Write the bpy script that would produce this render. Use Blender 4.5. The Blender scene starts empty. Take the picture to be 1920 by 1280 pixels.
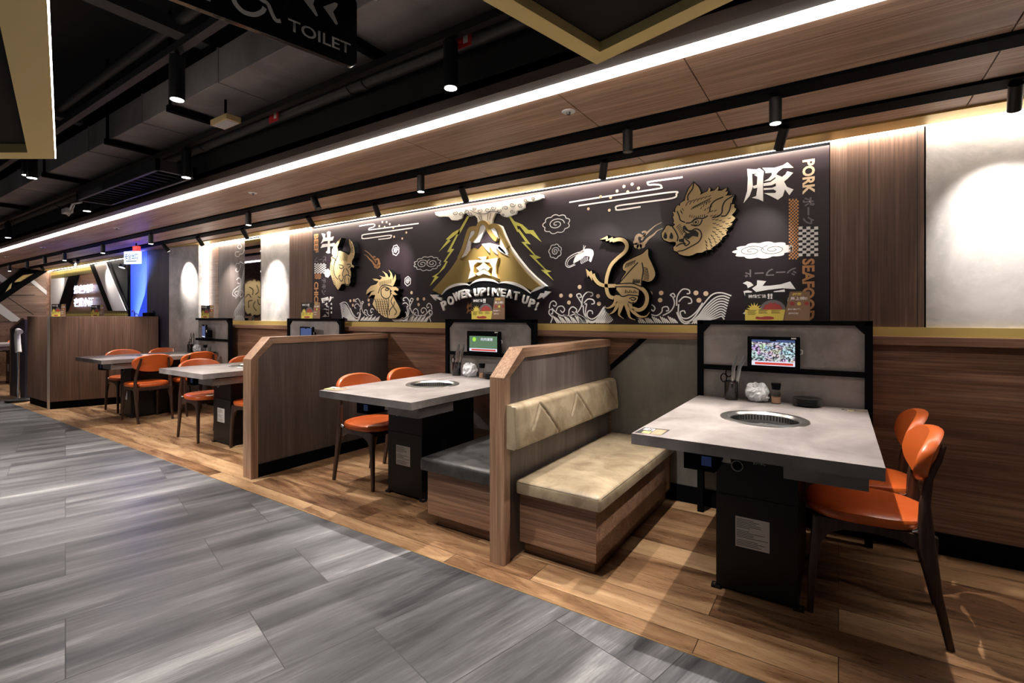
import bpy, bmesh, math, random
from mathutils import Vector, Matrix, noise
random.seed(7)
C = bpy.context.scene.collection
# ---------------------------------------------------------------- camera
F = 919.; CX = 960.; HY = 592.5; H = 1.25
YAW = math.atan((1572-960)/F); SN, CS = math.sin(YAW), math.cos(YAW)
cam = bpy.data.cameras.new('camera'); co = bpy.data.objects.new('camera', cam); C.objects.link(co)
co.location = (0, 0, H); co.rotation_euler = (math.pi/2, 0, YAW)
cam.sensor_width = 36; cam.lens = F/1920*36; cam.shift_y = (HY-640)/1920*1.0
cam.clip_start = .05; cam.clip_end = 80
bpy.context.scene.camera = co
# ---------------------------------------------------------------- world and exposure
sc = bpy.context.scene
w = bpy.data.worlds.new('world'); sc.world = w; w.use_nodes = True
w.node_tree.nodes['Background'].inputs[0].default_value = (.9, .93, 1, 1)
w.node_tree.nodes['Background'].inputs[1].default_value = .06
sc.view_settings.view_transform = 'Standard'; sc.view_settings.look = 'None'
sc.view_settings.exposure = 0.4; sc.view_settings.gamma = 1; sc.view_settings.use_curve_mapping = False
WARM = (1, .86, .72); NEUT = (1, .93, .86)
STRIP = 13.0; WASH = 30.0; SPOT = 4.3        # light levels: aisle edge strip, wall wash strip, spot multiplier
# ---------------------------------------------------------------- helpers
def onZ(u, v, z):
    a = (u-CX)/F; rx, ry, rz = -SN+CS*a, CS+SN*a, (HY-v)/F
    t = (z-H)/rz; return (rx*t, ry*t)
def onY(u, v, y):
    a = (u-CX)/F; rx, ry, rz = -SN+CS*a, CS+SN*a, (HY-v)/F
    t = y/ry; return (rx*t, H+rz*t)

def tag(o, label, cat, group=None, kind=None):
    o['label'] = label; o['category'] = cat
    if group: o['group'] = group
    if kind: o['kind'] = kind
    return o
def thing(name, label, cat, loc=(0, 0, 0), rz=0, group=None):
    o = bpy.data.objects.new(name, None); C.objects.link(o); o.empty_display_size = .1
    o.location = loc; o.rotation_euler = (0, 0, rz)
    return tag(o, label, cat, group)
def copy_tree(o, parent=None):
    c = o.copy(); C.objects.link(c)
    c.parent = parent
    for ch in list(o.children): copy_tree(ch, c)
    return c

class MB:
    def __init__(s): s.bm = bmesh.new()
    def box(s, x0, x1, y0, y1, z0, z1, m=None):
        vs = [s.bm.verts.new(((x0, x1)[i & 1], (y0, y1)[i >> 1 & 1], (z0, z1)[i >> 2 & 1])) for i in range(8)]
        if m: 
            for v in vs: v.co = m @ v.co
        for f in ((0, 1, 3, 2), (4, 6, 7, 5), (0, 4, 5, 1), (2, 3, 7, 6), (0, 2, 6, 4), (1, 5, 7, 3)):
            s.bm.faces.new([vs[i] for i in f])
        return s
    def prism(s, pts, a, b, ax='z'):
        def q(p, h):
            return {'z': (p[0], p[1], h), 'y': (p[0], h, p[1]), 'x': (h, p[0], p[1])}[ax]
        A = [s.bm.verts.new(q(p, a)) for p in pts]; B = [s.bm.verts.new(q(p, b)) for p in pts]
        n = len(pts)
        for i in range(n): s.bm.faces.new((A[i], A[(i+1) % n], B[(i+1) % n], B[i]))
        s.bm.faces.new(A); s.bm.faces.new(B)
        return s
    def cyl(s, p0, p1, r0, r1=None, n=20, cap=True):
        r1 = r0 if r1 is None else r1
        p0, p1 = Vector(p0), Vector(p1); d = (p1-p0).normalized()
        a = d.orthogonal().normalized(); b = d.cross(a)
        R = []
        for p, r in ((p0, r0), (p1, r1)):
            R.append([s.bm.verts.new(p+(a*math.cos(t*2*math.pi/n)+b*math.sin(t*2*math.pi/n))*r) for t in range(n)])
        for i in range(n): s.bm.faces.new((R[0][i], R[0][(i+1) % n], R[1][(i+1) % n], R[1][i]))
        if cap: s.bm.faces.new(R[0]); s.bm.faces.new(R[1])
        return s
    def tube(s, pts, r, n=10, closed=False):
        P = [Vector(p) for p in pts]; rings = []
        up = None
        for i, p in enumerate(P):
            t = (P[min(i+1, len(P)-1)]-P[max(i-1, 0)]).normalized()
            a = (t.orthogonal() if up is None else up-t*up.dot(t)).normalized(); up = a; b = t.cross(a)
            rr = r[i] if isinstance(r, (list, tuple)) else r
            rings.append([s.bm.verts.new(p+(a*math.cos(k*2*math.pi/n)+b*math.sin(k*2*math.pi/n))*rr) for k in range(n)])
        for A, B in zip(rings, rings[1:]):
            for k in range(n): s.bm.faces.new((A[k], A[(k+1) % n], B[(k+1) % n], B[k]))
        s.bm.faces.new(rings[0]); s.bm.faces.new(rings[-1])
        return s
    def sweep(s, pts, sizes, side=(1, 0, 0)):
        P = [Vector(p) for p in pts]; sd = Vector(side).normalized(); rings = []
        for i, p in enumerate(P):
            t = (P[min(i+1, len(P)-1)]-P[max(i-1, 0)]).normalized()
            b = t.cross(sd).normalized(); a = b.cross(t)
            wx, wy = sizes[i]
            ring = []
            for k in range(12):
                an = (k+.5)*math.pi/6; cx_, sx_ = math.cos(an), math.sin(an)
                e = .55
                ring.append(s.bm.verts.new(p+a*(math.copysign(abs(cx_)**e, cx_)*wx/2)+b*(math.copysign(abs(sx_)**e, sx_)*wy/2)))
            rings.append(ring)
        for A, B in zip(rings, rings[1:]):
            for k in range(12): s.bm.faces.new((A[k], A[(k+1) % 12], B[(k+1) % 12], B[k]))
        s.bm.faces.new(rings[0]); s.bm.faces.new(rings[-1])
        return s
    def rings(s, R, cap0=True, cap1=True):
        V = [[s.bm.verts.new(p) for p in r] for r in R]; n = len(R[0])
        for A, B in zip(V, V[1:]):
            for k in range(n): s.bm.faces.new((A[k], A[(k+1) % n], B[(k+1) % n], B[k]))
        if cap0: s.bm.faces.new(V[0])
        if cap1: s.bm.faces.new(V[-1])
        return s
    def lathe(s, prof, c=(0, 0, 0), n=40, cap0=False, cap1=False, f=None):
        R = []
        for r, z in prof:
            R.append([(c[0]+r*math.cos(k*2*math.pi/n)*(f(k, n, z) if f else 1), c[1]+r*math.sin(k*2*math.pi/n)*(f(k, n, z) if f else 1), c[2]+z) for k in range(n)])
        return s.rings(R, cap0, cap1)
    def quad(s, *p):
        s.bm.faces.new([s.bm.verts.new(q) for q in p]); return s
    def ribbon(s, pts, wd, y, thick=.0015, taper=False, smooth=True):
        P = [Vector((p[0], p[1])) for p in (crom(pts) if smooth and len(pts) > 2 else pts)]
        L, R_ = [], []
        n = len(P)
        for i, p in enumerate(P):
            t = P[min(i+1, n-1)]-P[max(i-1, 0)]
            if t.length < 1e-9: t = Vector((1, 0))
            t.normalize(); nn = Vector((-t.y, t.x)); q = wd/2
            if taper: q *= max(.12, 1-i/(n-1)) if taper == 1 else max(.12, math.sin(math.pi*i/(n-1)))
            L.append(p+nn*q); R_.append(p-nn*q)
        vs = [[s.bm.verts.new((p.x, yy, p.y)) for p in side] for side in (L, R_) for yy in (y, y+thick)]
        lf, lb, rf, rb = vs
        for i in range(n-1):
            s.bm.faces.new((lf[i], rf[i], rf[i+1], lf[i+1])); s.bm.faces.new((lb[i], lb[i+1], rb[i+1], rb[i]))
            s.bm.faces.new((lf[i], lf[i+1], lb[i+1], lb[i])); s.bm.faces.new((rf[i], rb[i], rb[i+1], rf[i+1]))
        s.bm.faces.new((lf[0], lb[0], rb[0], rf[0])); s.bm.faces.new((lf[-1], rf[-1], rb[-1], lb[-1]))
        return s
    def dot(s, x, z, r, y, thick=.0015, n=14):
        return s.prism([(x+r*math.cos(k*2*math.pi/n), z+r*math.sin(k*2*math.pi/n)) for k in range(n)], y, y+thick, 'y')
    def build(s, name, mat, parent=None, bevel=0, smooth=False, sub=0, seg=2):
        bmesh.ops.recalc_face_normals(s.bm, faces=s.bm.faces[:])
        me = bpy.data.meshes.new(name); s.bm.to_mesh(me); s.bm.free()
        me.materials.append(mat)
        if smooth:
            me.shade_smooth()
            me.set_sharp_from_angle(angle=.7)
        o = bpy.data.objects.new(name, me); C.objects.link(o)
        if parent: o.parent = parent
        if bevel:
            m = o.modifiers.new('bevel', 'BEVEL'); m.width = bevel; m.segments = seg; m.limit_method = 'ANGLE'; m.angle_limit = .6
        if sub:
            m = o.modifiers.new('sub', 'SUBSURF'); m.levels = sub; m.render_levels = sub
        return o
def struct(o): o['kind'] = 'structure'; return o
def crom(pts, k=6):
    P = [Vector((p[0], p[1])) for p in pts]; out = []
    Q = [P[0]*2-P[1]]+P+[P[-1]*2-P[-2]]
    for i in range(1, len(Q)-2):
        a, b, c, d = Q[i-1:i+3]
        for j in range(k):
            t = j/k
            out.append(.5*((2*b)+(c-a)*t+(2*a-5*b+4*c-d)*t*t+(3*b-a-3*c+d)*t**3))
    out.append(P[-1]); return out
def closed_crom(pts, k=5):
    P = [Vector((p[0], p[1])) for p in pts]; n = len(P); out = []
    for i in range(n):
        a, b, c, d = P[i-1], P[i], P[(i+1) % n], P[(i+2) % n]
        for j in range(k):
            t = j/k
            out.append(.5*((2*b)+(c-a)*t+(2*a-5*b+4*c-d)*t*t+(3*b-a-3*c+d)*t**3))
    return out
# ---------------------------------------------------------------- materials
def mat(name, col, rough=.5, metal=0, emit=None, es=0, spec=.5, coat=0):
    m = bpy.data.materials.new(name); m.use_nodes = True
    b = m.node_tree.nodes['Principled BSDF']
    b.inputs['Base Color'].default_value = (*col, 1); b.inputs['Roughness'].default_value = rough
    b.inputs['Metallic'].default_value = metal; b.inputs['Specular IOR Level'].default_value = spec
    b.inputs['Coat Weight'].default_value = coat
    if emit:
        b.inputs['Emission Color'].default_value = (*emit, 1); b.inputs['Emission Strength'].default_value = es
    return m
class NT:
    def __init__(s, m): s.m = m; s.t = m.node_tree; s.b = s.t.nodes['Principled BSDF']
    def n(s, ty, **k):
        x = s.t.nodes.new(ty)
        for a, v in k.items(): setattr(x, a, v)
        return x
    def l(s, a, b): s.t.links.new(a, b)
    def coord(s, scale=(1, 1, 1), rot=(0, 0, 0), loc=(0, 0, 0)):
        tc = s.n('ShaderNodeTexCoord'); mp = s.n('ShaderNodeMapping'); s.l(tc.outputs['Object'], mp.inputs[0])
        mp.inputs['Scale'].default_value = scale; mp.inputs['Rotation'].default_value = rot; mp.inputs['Location'].default_value = loc
        return mp.outputs[0]
    def noise(s, vec, scale, detail=6, rough=.6, dist=0):
        x = s.n('ShaderNodeTexNoise'); s.l(vec, x.inputs['Vector'])
        x.inputs['Scale'].default_value = scale; x.inputs['Detail'].default_value = detail
        x.inputs['Roughness'].default_value = rough; x.inputs['Distortion'].default_value = dist
        return x.outputs['Fac']
    def ramp(s, fac, stops):
        x = s.n('ShaderNodeValToRGB'); s.l(fac, x.inputs[0]); e = x.color_ramp.elements
        while len(e) < len(stops): e.new(.5)
        for i, (p, c) in enumerate(stops):
            e[i].position = p; e[i].color = (*c, 1) if len(c) == 3 else c
        return x.outputs[0]
    def mix(s, a, b, fac, mode='MIX'):
        x = s.n('ShaderNodeMix', data_type='RGBA', blend_type=mode)
        for v, i in ((fac, 0), (a, 6), (b, 7)):
            if hasattr(v, 'links') or hasattr(v, 'is_output'): s.l(v, x.inputs[i])
            else: x.inputs[i].default_value = v if i == 0 else (*v, 1)
        return x.outputs[2]
    def math(s, op, a, b=0):
        x = s.n('ShaderNodeMath', operation=op)
        for v, i in ((a, 0), (b, 1)):
            if hasattr(v, 'is_output'): s.l(v, x.inputs[i])
            else: x.inputs[i].default_value = v
        return x.outputs[0]
    def bump(s, h, st=.3, d=.002):
        x = s.n('ShaderNodeBump'); x.inputs['Strength'].default_value = st; x.inputs['Distance'].default_value = d
        s.l(h, x.inputs['Height']); s.l(x.outputs[0], s.b.inputs['Normal'])
def wood(name, dark, mid, light, ax='x', rough=.45, fine=1.0, bump=.25, seams=None, grain=.55, st=5):
    m = mat(name, mid, rough); t = NT(m)
    sc_ = {'x': (.35, st, st), 'y': (st, .35, st), 'z': (st, st, .35)}[ax]
    v = t.coord(sc_)
    a = t.noise(v, 1.3*fine, 8, .62, 1.2)
    sc2 = {'x': (1.2, 60, 60), 'y': (60, 1.2, 60), 'z': (60, 60, 1.2)}[ax]
    g = t.noise(t.coord(sc2), 1.6, 3, .6)
    c = t.ramp(a, [(.3, dark), (.5, mid), (.7, light)])
    c2 = t.mix(c, (dark[0]*.6, dark[1]*.6, dark[2]*.6), t.ramp(g, [(.42, (grain,)*3), (.6, (0,)*3)]))
    if seams:
        axis, step, off = seams
        sx = t.n('ShaderNodeSeparateXYZ'); tc = t.n('ShaderNodeTexCoord'); t.l(tc.outputs['Object'], sx.inputs[0])
        p = t.math('FRACT', t.math('ADD', t.math('DIVIDE', sx.outputs['XYZ'.index(axis)], step), off))
        k = t.math('LESS_THAN', p, .004/step)
        c2 = t.mix(c2, (dark[0]*.15,)*3, k)
    t.l(c2, t.b.inputs['Base Color']); t.bump(g, bump)
    return m
def concrete(name, dark, light, scale=2.2, rough=.55, bump=.2, stretch=(1, 1, 1)):
    m = mat(name, dark, rough); t = NT(m)
    v = t.coord(stretch)
    a = t.noise(v, scale, 9, .62, .5); b = t.noise(v, scale*7, 7, .7)
    c = t.ramp(a, [(.35, dark), (.65, light)])
    c = t.mix(c, light, t.ramp(b, [(.52, (0,)*3), (.75, (.55,)*3)]))
    t.l(c, t.b.inputs['Base Color']); t.bump(b, bump)
    return m
def leather(name, dark, light, rough=.38, sc_=5):
    m = mat(name, light, rough, coat=.15); t = NT(m)
    v = t.coord((1, 1, 1)); a = t.noise(v, sc_, 8, .65, .6); b = t.noise(v, 160, 3, .6)
    t.l(t.ramp(a, [(.35, dark), (.62, light)]), t.b.inputs['Base Color']); t.bump(b, .12, .001)
    return m
def planks(name, ang, ln, wd, stops, rough=.4, st=(.5, 6), joint=.0025, jcol=(.01, .01, .01), vary=.5, bump=.12, dist=.9):
    m = mat(name, stops[1][1], rough); t = NT(m)
    v = t.coord((1, 1, 1), (0, 0, -ang))
    br = t.n('ShaderNodeTexBrick'); t.l(v, br.inputs['Vector'])
    br.inputs['Color1'].default_value = (0, 0, 0, 1); br.inputs['Color2'].default_value = (1, 1, 1, 1); br.inputs['Mortar'].default_value = (.5, .5, .5, 1)
    br.inputs['Scale'].default_value = 1; br.inputs['Mortar Size'].default_value = joint; br.inputs['Mortar Smooth'].default_value = 0
    br.inputs['Bias'].default_value = 0; br.inputs['Brick Width'].default_value = ln; br.inputs['Row Height'].default_value = wd
    br.offset = .37; br.offset_frequency = 2; br.squash = 1
    rnd = t.n('ShaderNodeRGBToBW'); t.l(br.outputs['Color'], rnd.inputs[0])
    off = t.n('ShaderNodeVectorMath', operation='SCALE'); off.inputs[0].default_value = (7, 31, 3); t.l(rnd.outputs[0], off.inputs['Scale'])
    ad = t.n('ShaderNodeVectorMath', operation='ADD')
    mp = t.n('ShaderNodeMapping'); t.l(v, mp.inputs[0]); mp.inputs['Scale'].default_value = (st[0], st[1], 1)
    t.l(mp.outputs[0], ad.inputs[0]); t.l(off.outputs[0], ad.inputs[1])
    a = t.noise(ad.outputs[0], 1.5, 10, .62, dist)
    mp2 = t.n('ShaderNodeMapping'); t.l(ad.outputs[0], mp2.inputs[0]); mp2.inputs['Scale'].default_value = (3, 5, 1)
    g = t.noise(mp2.outputs[0], 5, 8, .75)
    s_ = t.math('ADD', t.math('MULTIPLY', a, .72), t.math('MULTIPLY', g, .28))
    s_ = t.math('ADD', s_, t.math('MULTIPLY', t.math('SUBTRACT', rnd.outputs[0], .5), vary*.2))
    c = t.ramp(s_, stops)
    c = t.mix(c, jcol, br.outputs['Fac'])
    t.l(c, t.b.inputs['Base Color']); t.bump(g, bump)
    t.l(t.ramp(g, [(.3, (rough*.75,)*3), (.7, (rough*1.25,)*3)]), t.b.inputs['Roughness'])
    return m
M = {}
M['black'] = mat('matte black paint', (.004, .004, .005), .8, spec=.05)
M['blackmetal'] = mat('black powder coated metal', (.006, .006, .007), .42, 0, spec=.3)
M['ceilblack'] = mat('black ceiling paint', (.006, .0055, .006), .85)
M['pipe'] = mat('dark painted pipe', (.02, .02, .022), .5)
M['duct'] = concrete('dark duct sheet metal', (.17, .15, .155), (.30, .27, .275), 1.5, .55, .05)
M['gold'] = mat('brushed gold laminate', (.66, .49, .16), .42, .4)
M['framegold'] = mat('frame gold paint', (.93, .76, .32), .5, .1)
M['goldmount'] = mat('dull gold plate', (.36, .25, .08), .38, .5)
M['goldflat'] = mat('gold paint', (.68, .50, .25), .5, .1)
M['soffit'] = wood('ceiling oak laminate', (.34, .205, .13), (.54, .35, .24), (.68, .47, .34), 'x', .5, 1, .1)
M['wain'] = wood('walnut wainscot', (.13, .06, .036), (.27, .14, .085), (.40, .235, .15), 'x', .45, 1.4, .7)
M['shelf'] = wood('ledge oak', (.16, .075, .045), (.28, .15, .095), (.38, .22, .15), 'x', .4, 1.4, .3)
M['capz'] = wood('partition edge wood upright', (.22, .12, .07), (.36, .21, .13), (.50, .33, .22), 'z', .42, 1.6, .3)
M['capy'] = wood('partition edge wood rail', (.22, .12, .07), (.36, .21, .13), (.50, .33, .22), 'y', .42, 1.6, .3)
M['greywood'] = wood('grey brown vertical wood', (.075, .058, .052), (.11, .088, .08), (.17, .14, .13), 'z', .4, 1.2, .1, None, .36, 3.2)
M['wallwood'] = wood('brown vertical wall wood', (.07, .036, .024), (.13, .072, .048), (.20, .125, .09), 'z', .5, .9, .15, ('X', .21, .33))
M['bench'] = wood('bench oak', (.15, .075, .045), (.27, .15, .09), (.40, .25, .17), 'x', .45, 1.4, .6)
M['counter'] = wood('counter vertical wood', (.12, .062, .04), (.17, .092, .06), (.23, .135, .09), 'z', .5, .7, .1, ('Y', .36, .6))
M['chairwood'] = wood('dark walnut', (.02, .009, .006), (.045, .02, .013), (.08, .038, .025), 'z', .35, 1.4, .1)
M['conc'] = concrete('table concrete laminate', (.15, .13, .122), (.30, .268, .26), 3.2, .38, .08, (1, .8, 1))
M['board'] = concrete('board concrete laminate', (.17, .15, .142), (.31, .275, .265), 3.5, .5, .08)
M['wallconc'] = concrete('wall concrete', (.30, .295, .29), (.66, .63, .61), 2.1, .6, .5)
M['greypanel'] = concrete('grey panel', (.15, .145, .13), (.26, .25, .225), 2.5, .5, .15, (1, 1, .4))
M['orange'] = leather('orange leather', (.44, .075, .013), (.55, .11, .02), .33, 3)
M['tan'] = leather('tan leather', (.19, .14, .085), (.37, .295, .195), .42, 6)
M['charcoal'] = leather('charcoal leather', (.010, .010, .011), (.05, .048, .046), .36, 9)
M['steel'] = mat('brushed steel', (.55, .54, .52), .28, 1)
M['chrome'] = mat('chrome', (.8, .8, .8), .12, 1)
M['darksteel'] = mat('dark steel', (.08, .08, .08), .35, .8)
M['bag'] = mat('translucent plastic bag', (.75, .76, .78), .25); M['bag'].node_tree.nodes['Principled BSDF'].inputs['Transmission Weight'].default_value = .25
M['glass'] = mat('clear glass', (1, 1, 1), .03); M['glass'].node_tree.nodes['Principled BSDF'].inputs['Transmission Weight'].default_value = 1
M['salt'] = mat('pink pepper mix', (.62, .36, .22), .8)
M['gloss'] = mat('gloss black ceramic', (.006, .006, .007), .15, coat=.5)
M['white'] = mat('white paint', (.85, .84, .82), .5)
M['offwhite'] = mat('paper white', (.62, .61, .59), .6)
M['signwhite'] = mat('sign lettering grey white', (.42, .42, .42), .5)
M['cream'] = mat('cream dots', (.80, .60, .40), .6)
M['copper'] = mat('copper print', (.55, .27, .11), .6)
M['yellowbolt'] = mat('yellow print', (.72, .70, .14), .5)
M['greyprint'] = mat('grey print', (.16, .14, .15), .6)
M['mural'] = concrete('dark aubergine print', (.013, .007, .0105), (.022, .012, .0175), 2, .42, .02)
M['red'] = mat('red', (.55, .02, .02), .5)
M['yellow'] = mat('yellow print paper', (.75, .62, .12), .6)
M['brownpaper'] = mat('brown print paper', (.28, .17, .10), .6)
M['meat'] = mat('meat print', (.40, .06, .05), .6)
M['printblack'] = mat('print black', (.01, .01, .01), .5)
M['mirror'] = mat('smoked mirror', (.75, .75, .75), .02, 1)
M['strip'] = mat('led strip', (1, 1, 1), .5, emit=NEUT, es=STRIP)
M['wash'] = mat('led wash strip', (1, 1, 1), .5, emit=(1, .92, .84), es=WASH)
M['vstrip'] = mat('led upright strip', (1, 1, 1), .5, emit=(1, .92, .84), es=5)
M['lens'] = mat('lit lens', (1, 1, 1), .5, emit=(1, .95, .88), es=14)
M['lensdim'] = mat('unlit lens', (.12, .12, .12), .3)
M['neon'] = mat('neon letters', (1, 1, 1), .5, emit=(.6, .68, 1), es=2.6)
M['blueglow'] = mat('blue glow on wall', (.02, .04, .3), .4, emit=(.02, .07, .8), es=.7)
M['navy'] = wood('navy lit wood', (.03, .03, .05), (.05, .05, .085), (.08, .08, .12), 'z', .5, 1, .1)  # blue light is tinted into the wood colour
M['lightboard'] = mat('pale board', (.55, .53, .52), .55)
M['floorgrey'] = planks('grey vinyl tiles', math.radians(76), .914, .457, [(.36, (.022, .023, .026)), (.47, (.065, .065, .07)), (.56, (.12, .118, .122)), (.70, (.34, .335, .335))], .38, (.45, 4.4), .0018, (.025, .025, .026), .34, .2, .25)
M['floorwood'] = planks('warm wood planks', 0, 1.22, .18, [(.30, (.04, .017, .008)), (.43, (.15, .075, .036)), (.55, (.30, .175, .09)), (.70, (.47, .31, .17))], .32, (.9, 5.0), .0016, (.03, .015, .008), 1.0, .15)
M['brass'] = mat('brass floor strip', (.65, .42, .2), .35, .8)

# ---------------------------------------------------------------- room shell
XL, XR = -14.6, 3.2
o = MB().box(XL, XR, -6, 1.872, -.1, 0).build('floor', M['floorgrey']); struct(o)
o = MB().box(XL, XR, 1.878, 3.6, -.1, 0).build('floor', M['floorwood']); struct(o)
o = MB().box(XL, XR, 1.872, 1.878, -.1, .002).build('trim_1', M['brass']); struct(o)
# booth ceiling: oak panels with open joints over a black backing
mb = MB(); mb2 = MB()
xs = [.513+.507*0, .513, -.504, -1.062, -2.079, -3.066, -4.09, -5.1, -6.11, -7.12, -8.13, -9.14, -10.15, -11.16, -12.17, -13.18, XL]
xs = [XR, 2.54, 1.53]+xs[1:]
rows = [(1.945, 2.09), (2.092, 2.38), (2.382, 2.433), (2.552, 2.70), (2.702, 2.866), (2.996, 3.18)]
for a, b in zip(xs, xs[1:]):
    for y0, y1 in rows: mb.box(b+.0025, a-.0025, y0, y1-.001, 2.26, 2.28)
ceil = struct(mb.build('ceiling', M['soffit']))
mb = MB().box(XL, XR, 1.80, 3.6, 2.30, 2.34)
mb.box(XL, XR, 1.80, 1.83, 2.30, 3.25)
o = struct(mb.build('ceiling', M['ceilblack']))
o = struct(MB().box(XL, XR, 1.80, 1.872, 2.255, 2.30).build('trim_2', mat('soffit edge brown', (.09, .055, .045), .5)))
o = struct(MB().box(XL, XR, 3.18, 3.335, 2.25, 2.30).build('trim_3', M['gold']))
o = struct(MB().box(XL, XR, -6, 1.80, 3.2, 3.25).build('ceiling', M['ceilblack']))
# led strips
tag(MB().box(XL, XR, 1.902, 1.943, 2.248, 2.285).build('cove_light', M['strip']), 'long white light strip along the aisle edge of the oak ceiling', 'light')
tag(MB().box(-7.40, XR, 3.338, 3.392, 2.262, 2.285).build('cove_light', M['wash']), 'white light strip washing down the wall above the mural', 'light')
tag(MB().box(XL, -9.52, 3.338, 3.392, 2.262, 2.285).build('cove_light', M['wash']), 'thin white light strip over the far window with slanted boards', 'light')
tag(MB().box(-7.45, -7.40, 3.36, 3.39, 1.19, 2.26).build('vertical_light', M['vstrip']), 'upright white light strip in the corner beside the grey concrete column', 'light')
# back wall
wb = struct(MB().box(XL, XR, 3.42, 3.6, 0, 2.34).build('wall_back', M['black']))
def wpanel(name, x0, x1, z0, z1, m, y0=3.396):
    return MB().box(x0, x1, y0, 3.42, z0, z1).build(name, M[m], wb)
wpanel('concrete_panel', .389, XR, 1.19, 2.30, 'wallconc')
wpanel('wood_panel', -.04, .381, 1.19, 2.30, 'wallwood')
wpanel('wood_panel', -5.45, -5.002, 1.19, 2.30, 'wallwood')
wpanel('concrete_panel', -6.07, -5.455, 1.19, 2.30, 'wallconc')
wpanel('wave_panel', -7.14, -6.46, 1.19, 2.30, 'greywood')
wpanel('wood_panel', -7.40, -7.145, 1.19, 2.30, 'shelf')
wpanel('wainscot', .14, XR, .112, 1.094, 'wain')
wpanel('wainscot', -8.2, -1.39, .112, 1.094, 'wain')
# concrete panel with clipped corner behind the tan bench
MB().prism([(-1.39, .112), (.14, .112), (.14, 1.094), (-1.15, 1.094), (-1.39, .88)], 3.396, 3.42, 'y').build('concrete_panel', M['greypanel'], wb)
MB().prism([(-1.39, 1.094), (-1.15, 1.094), (-1.39, .88)], 3.400, 3.42, 'y').build('wainscot', M['wain'], wb)
MB().prism([(-1.39, .85), (-1.39, .895), (-1.165, 1.094), (-1.115, 1.094)], 3.385, 3.40, 'y').build('bracket_strip', M['black'], wb)
struct(MB().box(-8.2, XR, 3.385, 3.42, 0, .112).build('baseboard_back', M['black']))
struct(MB().box(-7.6, XR, 3.380, 3.42, 1.141, 1.19).build('trim_4', M['gold']))
struct(MB().box(-8.2, XR, 3.350, 3.42, 1.094, 1.141).build('trim_5', M['shelf'], bevel=.002))
# concrete column and lit wall at the far end
struct(MB().prism([(-7.46, 3.28), (-8.13, 3.18), (-8.13, 3.419), (-7.46, 3.419)], 0, 2.249).build('wall_column', M['wallconc']))
struct(MB().prism([(-8.131, 3.18), (-8.84, 3.16), (-8.84, 3.419), (-8.131, 3.419)], 0, 2.249).build('wall_column', M['navy']))
tag(MB().prism([(-8.845, 3.16), (-9.50, 3.17), (-9.50, 3.419), (-8.845, 3.419)], 1.0, 2.249).build('blue_glow_strip', M['blueglow']), 'upright wall strip behind the far counter, glowing in place of blue light', 'glowing wall strip')  # emission stands in for blue light falling on the wall
Lb = bpy.data.lights.new('blue_fill_light', 'AREA'); Lb.energy = 26; Lb.color = (.12, .2, 1); Lb.size = .5; Lb.size_y = 1.1; Lb.shape = 'RECTANGLE'  # added area light, spreads the blue glow to the ceiling
ob_ = bpy.data.objects.new('blue_fill_light', Lb); C.objects.link(ob_); ob_.location = (-9.17, 3.10, 1.65); ob_.rotation_euler = (math.radians(100), 0, .2)
ob_.parent = bpy.data.objects['blue_glow_strip']
struct(MB().prism([(-8.845, 3.16), (-9.50, 3.17), (-9.50, 3.419), (-8.845, 3.419)], 0, .999).build('wall_column', M['navy']))
struct(MB().box(XL-.2, XL, -6, 3.6, 0, 3.25).build('wall_left', M['wain']))
struct(MB().box(XR, XR+.2, -6.2, 3.6, 0, 3.25).build('wall_right', M['ceilblack']))
# ---------------------------------------------------------------- partitions
def partition(label, xr, xl, ychl, ytop, zch, yend=3.39):
    t = thing('partition', label, 'partition', (0, 0, 0))
    zt = 1.083
    y0 = 2.014
    # bent edge frame: upright, slanted part, top rail
    MB().box(xl, xr, y0, y0+.055, 0, zch).build('upright', M['capz'], t, .0015)
    MB().prism([(y0, zch), (y0+.055, zch), (ytop+.022, zt-.052), (ytop, zt)], xl, xr, 'x').build('slanted_edge', M['capy'], t, .0015)
    MB().prism([(ytop, zt), (ytop+.022, zt-.052), (yend, zt-.052), (yend, zt)], xl, xr, 'x').build('top_rail', M['capy'], t, .0015)
    i = .011
    MB().prism([(y0+.05, .0), (yend, .0), (yend, zt-.05), (ytop+.02, zt-.05), (y0+.05, zch)], xl+i, xr-i, 'x').build('panel', M['greywood'], t)
    return t
P1 = partition('long partition wall with wood edge left of the middle table', -3.738, -3.855, 0, 2.165, .92)
MB().box(-3.747, -3.742, 2.07, 3.38, 0, .10).build('kick_board', M['black'], P1)
P2 = partition('partition wall with wood edge between the black bench and the tan bench', -1.389, -1.478, 0, 2.19, .94)
# ---------------------------------------------------------------- benches
def rounded_slab(mb, x0, x1, y0, y1, z0, z1, r=.02, crown=.005):
    """upholstered cushion with rounded edge and slightly crowned top"""
    nx, ny = 16, 16
    def ring(ins, z):
        out = []
        a0, a1, b0, b1 = x0+ins, x1-ins, y0+ins, y1-ins; rr = max(r-ins, .002)
        for cx_, cy_, s0 in ((a1-rr, b1-rr, 0), (a0+rr, b1-rr, 1), (a0+rr, b0+rr, 2), (a1-rr, b0+rr, 3)):
            for k in range(6):
                an = (s0+k/5)*math.pi/2; out.append((cx_+rr*math.cos(an), cy_+rr*math.sin(an), z))
        return out
    R = [ring(r*.6, z0), ring(.002, z0+.006), ring(0, z0+.02), ring(0, z1-.022), ring(.003, z1-.008), ring(.012, z1), ring(.05, z1+crown*.5), ring(.12, z1+crown)]
    mb.rings(R); return mb
tb = thing('bench_seat', 'tan leather bench seat with wooden base beside the nearest table', 'bench', (0, 0, 0))
MB().box(-1.387, -.955, 2.155, 3.38, .075, .333).build('base', M['bench'], tb, .0015)
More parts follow.
